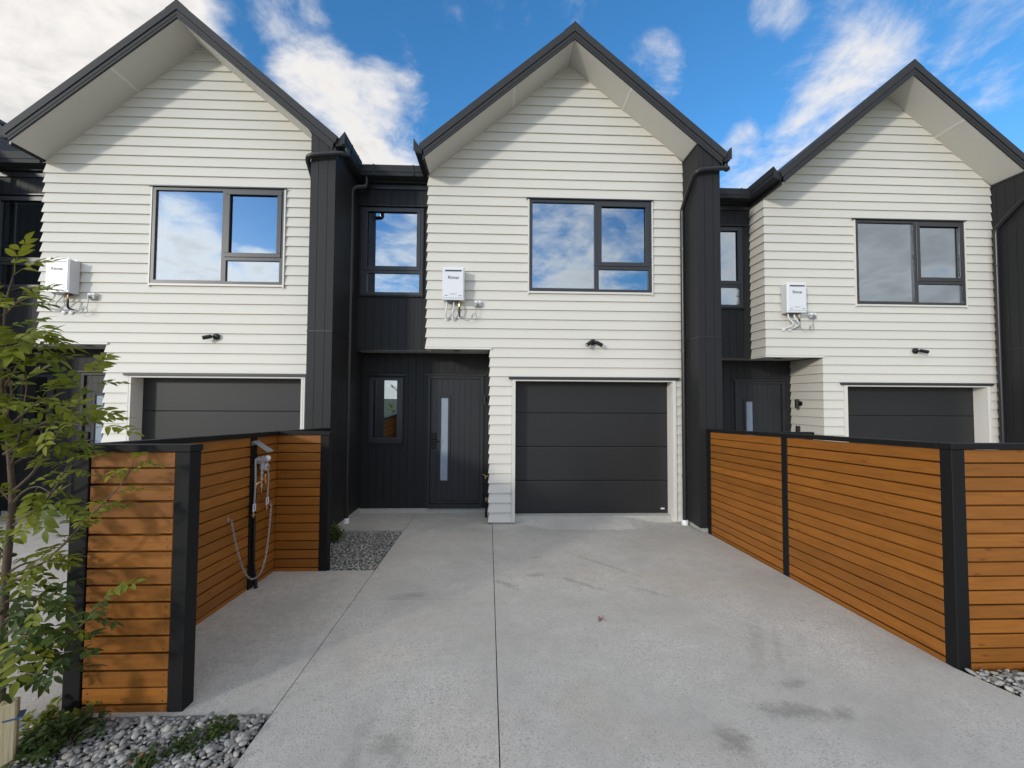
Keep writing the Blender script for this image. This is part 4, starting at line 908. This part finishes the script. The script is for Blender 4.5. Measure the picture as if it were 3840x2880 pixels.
c1 = lambda a, b: (a*.4823, 980+b*.4823)
c2 = lambda a, b: (a*.4823, 1700+b*.4823)
TD = 2.2
tree = thing('young_tree', tuple(pix(2, 2880, TD)), 'young sapling with feathery green leaflets in front of the left fence', 'tree'); TB = Vector(tree.location)
trp = [pix(-8, 2990, TD), pix(0, 2650, TD), pix(8, 2450, TD), pix(20, 2182, TD), pix(36, 2000, TD), pix(46, 1893, TD), pix(43, 1796, TD), pix(34, 1690, TD), pix(22, 1560, TD), pix(8, 1420, TD), pix(-6, 1290, TD), pix(-20, 1100, TD)]
sm_ = [p-TB for p in spline(trp, 4)]
ob('trunk', MB().tube(sm_, [.021-.014*i/(len(sm_)-1) for i in range(len(sm_))], 9), 'bark', tree, smooth=True)
BR = [ # control points (pixel pairs), depth at start and end, leaf size, dark?
 ([c2(105,560),c2(300,420),c2(400,310),c2(470,200),c2(520,110),c2(540,70)], 2.2, 2.05, .75, 0),
 ([c2(95,300),c2(250,160),c2(330,30),c1(420,1390),c1(500,1290),c1(560,1180),c1(630,1070),c1(690,930)], 2.2, 2.25, 1.05, 0),
 ([c2(40,1000),c2(200,950),c2(440,760),c2(560,640),c2(680,510),c2(800,390),c2(900,290),c2(980,190),c2(1040,60)], 2.2, 2.0, .64, 0),
 ([c2(15,1600),c2(200,1600),c2(380,1500),c2(540,1400),c2(660,1310),c2(760,1180),c2(860,1100)], 2.2, 2.0, .72, 1),
 ([c1(70,1600),c1(130,1450),c1(180,1150),c1(205,980),c1(200,870)], 2.2, 2.1, 1.05, 0),
 ([c1(10,1100),c1(20,700),c1(40,350),c1(80,180),c1(110,90)], 2.2, 2.15, 1.05, 0),
 ([c1(20,1000),c1(130,820),c1(220,700),c1(300,650)], 2.2, 2.2, .95, 0),
 ([c2(60,1000),c2(200,900),c2(330,850),c2(420,820)], 2.2, 2.05, .8, 0),
 ([c2(50,1150),c2(180,1130),c2(300,1110),c2(380,1140)], 2.2, 2.0, .85, 1),
 ([c2(40,1300),c2(150,1230),c2(240,1270),c2(300,1310)], 2.2, 2.0, .85, 1),
 ([c2(30,950),c2(160,870),c2(290,830),c2(350,780)], 2.2, 2.3, .95, 0),
 ([c2(10,1500),c2(160,1480),c2(360,1550),c2(560,1540)], 2.2, 2.05, .75, 1),
 ([c2(80,100),c2(180,40),c1(300,1480),c1(330,1300),c1(420,1200)], 2.2, 2.35, 1.0, 0),
 ([c1(30,1250),c1(90,1050),c1(60,850),c1(30,700)], 2.2, 2.0, 1.1, 0),
 ([c2(95,400),c2(180,300),c2(300,260),c2(420,330)], 2.2, 2.1, .9, 0),
 ([c1(30,1500),c1(180,1400),c1(330,1260),c1(440,1250),c1(760,1290)], 2.2, 2.1, .9, 0),
 ([c2(60,800),c2(-30,700),c2(-80,500)], 2.2, 2.1, 1, 0),
 ([c2(40,1050),c2(90,1000),c2(180,1040),c2(300,1080)], 2.2, 2.1, .95, 1),
 ([c1(40,1300),c1(140,1220),c1(260,1120),c1(330,1060)], 2.2, 2.05, 1, 0),
 ([c1(10,800),c1(90,640),c1(200,560),c1(270,520)], 2.2, 2.1, 1.0, 0),
 ([c1(30,420),c1(120,330),c1(200,290)], 2.2, 2.1, .95, 0),
 ([c2(30,1400),c2(90,1380),c2(200,1420),c2(330,1400)], 2.2, 2.0, 1, 1),
 ([(30,2050),(-80,1950),(-170,1850),(-240,1720)], 2.2, 2.25, .9, 0), ([(40,1880),(-60,1760),(-150,1600),(-190,1450)], 2.2, 2.1, .9, 0),
 ([(25,2160),(-90,2120),(-200,2080),(-280,2040)], 2.2, 2.1, .85, 1), ([(20,1600),(-60,1450),(-130,1300)], 2.2, 2.3, .9, 0), ([(10,2350),(-80,2330),(-180,2300)], 2.2, 2.3, .85, 1),
 ([c2(10,1560),(60,2500),(130,2530),(190,2520)], 2.2, 2.05, .95, 1),
]
crown_mb = MB(); leafspots = []; rl = random.Random(5)
for pts_, d0, d1, ls, dark in BR:
    n = len(pts_); P3 = [pix(x, y, d0+(d1-d0)*i/(n-1)+(rl.uniform(-.03, .03) if i else 0))-TB for i, (x, y) in enumerate(pts_)]
    sp_ = spline(P3, 6); m_ = len(sp_); crown_mb.tube(sp_, [.0075-.0058*i/(m_-1) for i in range(m_)], 5)
    tot = sum((b-a).length for a, b in zip(sp_, sp_[1:])); acc = 0; nxt = tot*.22; side = 1
    for i in range(m_-1):
        a, b = sp_[i], sp_[i+1]; sg_ = (b-a).length
        while acc+sg_ > nxt:
            f = (nxt-acc)/sg_; leafspots.append((a.lerp(b, f), (b-a).normalized(), side, ls*rl.uniform(.76, 1.1), dark, False)); side = -side; nxt += rl.uniform(.034, .058)*(1.2 if n >= 7 else 1.45)
        acc += sg_
    leafspots.append((sp_[-1], (sp_[-1]-sp_[-3]).normalized(), 0, ls, dark, True))
crown = ob('crown', crown_mb, 'bark', tree, smooth=True)
for (p, d, side, s_, dark, tip) in leafspots:
    if tip: dirv = d+Vector((rl.uniform(-.2,.2), rl.uniform(-.2,.2), rl.uniform(-.1,.2)))
    else:
        lat = d.cross(Vector((0, 0, 1)))
        if lat.length < .2: lat = Vector((rl.uniform(-1,1), rl.uniform(-1,1), 0))
        lat.normalize(); spin = Matrix.Rotation(rl.uniform(-1.1, 1.1), 3, d)
        dirv = d*rl.uniform(.35, .8)+(spin @ lat)*side*rl.uniform(.6, 1)+Vector((0, 0, rl.uniform(-.25, .25)))
    dirv.normalize(); upv = Vector((rl.uniform(-.35,.35), rl.uniform(-.55,.2), 1)).normalized()
    xv = dirv.cross(upv).normalized(); zv = xv.cross(dirv)
    M_ = Matrix((xv, dirv, zv)).transposed().to_4x4()
    o = link('leaf', rl.choice(LEAVESD if (dark and rl.random() < .75) else LEAVES), crown); o.matrix_local = Matrix.Translation(p) @ M_ @ Matrix.Diagonal((s_, s_, s_, 1))
# stake and ties
sx, sy = -1.215, -4.41
T = thing('tree_stake', (sx, sy, zg(sy)-.05), 'short pale timber stake with a dark tie beside the sapling', 'stake')
ob('post', MB().box(-.031, .031, -.029, .029, -.2, .34), 'stake_wood', T, bevel=.006, rot=(0, 0, R(35)))
ob('tie', MB().box(-.0325, .0325, -.0305, .0305, .262, .270), 'tie_blue', T, rot=(0, R(4), R(35)))
p = pix(6, 2110, 2.21)
T = thing('bamboo_stake', (p.x-.02, p.y+.03, zg(p.y)), 'thin pale stake tied to the sapling trunk', 'stake')
ob('cane', MB().tube([(0,0,-.1),(0,0,p.z-zg(p.y)+.075)], [.013,.012], 8), 'stake_wood', T, smooth=True)
ob('tie', MB().tube(spline([(-.016,-.016,p.z-zg(p.y)+.03),(.02,-.03,p.z-zg(p.y)+.032),(.055,-.028,p.z-zg(p.y)+.03),(.058,-.0,p.z-zg(p.y)+.03),(.01,.016,p.z-zg(p.y)+.03),(-.016,-.016,p.z-zg(p.y)+.03)], 4), .006, 6), 'black_plastic', T, smooth=True)
def shrub(name, label, cat, loc, r, hgt, n, m_, lsize, seed, flat=1.0, group=None, stems=12):
    rnd = random.Random(seed); T = thing(name, loc, label, cat, group); fol = MB(); stm = MB()
    tips = []
    for i in range(stems):
        a = rnd.uniform(0, 6.28); rr = r*math.sqrt(rnd.random()); t = Vector((rr*math.cos(a), rr*math.sin(a)*flat, hgt*(1-.6*(rr/r)**2)*rnd.uniform(.6, 1)))
        tips.append(t); stm.tube(spline([(t.x*.15, t.y*.15, -.01), (t.x*.5, t.y*.5, t.z*.65), t], 3), [.003*(1-.07*j) for j in range(7)], 4)
    for i in range(n):
        t = rnd.choice(tips); f = rnd.uniform(.35, 1.02); p = Vector((t.x*f, t.y*f, t.z*f**.7))+Vector((rnd.gauss(0, r*.10), rnd.gauss(0, r*.10), rnd.gauss(0, hgt*.08)))
        p.z = max(p.z, .004); v, fc = leaflet(lsize*rnd.uniform(.7, 1.25), lsize*rnd.uniform(.45, .6), rnd.uniform(.1, .4), rnd.uniform(.1, .4), 3)
        M_ = Matrix.Translation(p) @ Matrix.Rotation(rnd.uniform(0, 6.28), 4, 'Z') @ Matrix.Rotation(rnd.uniform(-.3, .9), 4, 'X') @ Matrix.Rotation(rnd.uniform(-.6, .6), 4, 'Y')
        fol.poly([M_ @ Vector(q) for q in v], fc)
    ob('stems', stm, 'bark', T, smooth=True); o = ob('foliage', fol, m_, T, smooth=True); tag(o, kind='stuff'); return T
shrub('low_shrub', 'dense low dark green shrub at the foot of the sapling', 'shrub', (-1.07, -4.31, .045), .18, .17, 620, 'leaf_dark', .034, 1, 1.0, stems=40)
shrub('low_shrub', 'sparse leafy shoots beside the left fence post', 'shrub', (-1.24, -4.17, .03), .15, .15, 120, 'leaf_green', .05, 2, stems=10)
shrub('weed_clump', 'upper clump of small green weeds growing among the pebbles', 'weed', (-.35, -4.24, .045), .10, .07, 170, 'leaf_dark', .03, 3, group='weeds in the pebbles', stems=16)
shrub('weed_clump', 'middle clump of small green weeds growing among the pebbles', 'weed', (-.46, -4.33, .05), .10, .06, 150, 'leaf_dark', .028, 4, group='weeds in the pebbles', stems=16)
shrub('weed_clump', 'lowest clump of weeds in the pebbles at the bottom edge', 'weed', (-.53, -4.42, .05), .13, .06, 190, 'leaf_dark', .03, 6, group='weeds in the pebbles', stems=18)
shrub('round_bush', 'small round bright green bush in the pebbles by the dark pier', 'bush', (-1.05, -.82, -.11), .125, .26, 900, 'leaf_bush', .03, 7, stems=60)
def dead_leaf(loc, label, m_, s_, seed, n=3):
    rnd = random.Random(seed); T = thing('fallen_leaf', loc, label, 'leaf'); mb = MB()
    for i in range(n):
        v, fc = leaflet(s_, s_*.5, .4, -.35, 4); M_ = Matrix.Translation((rnd.uniform(-.3, .3)*s_, rnd.uniform(-.3, .3)*s_, .006)) @ Matrix.Rotation(rnd.uniform(0, 6.28), 4, 'Z'); mb.poly([M_ @ Vector(q) for q in v], fc)
    ob('blade', mb, m_, T, smooth=True); ob('stalk', MB().tube(spline([(0,0,.006),(s_*.6,-s_*.3,.008),(s_*1.3,-s_*.35,.005)], 4), .0015, 5), m_, T)
dead_leaf((1.938, -3.088, zg(-3.088)), 'small reddish brown fallen leaf on the open driveway', 'dry_leaf', .035, 1, 4)
dead_leaf((-.224, -1.83, zg(-1.83)-.01), 'orange brown fallen leaf at the edge of the small pebble bed', 'dry_leaf_orange', .04, 2, 3)
dead_leaf((-.60, -4.43, zg(-4.43)+.01), 'orange fallen leaf among weeds at the bottom edge', 'dry_leaf_orange', .04, 3, 2)
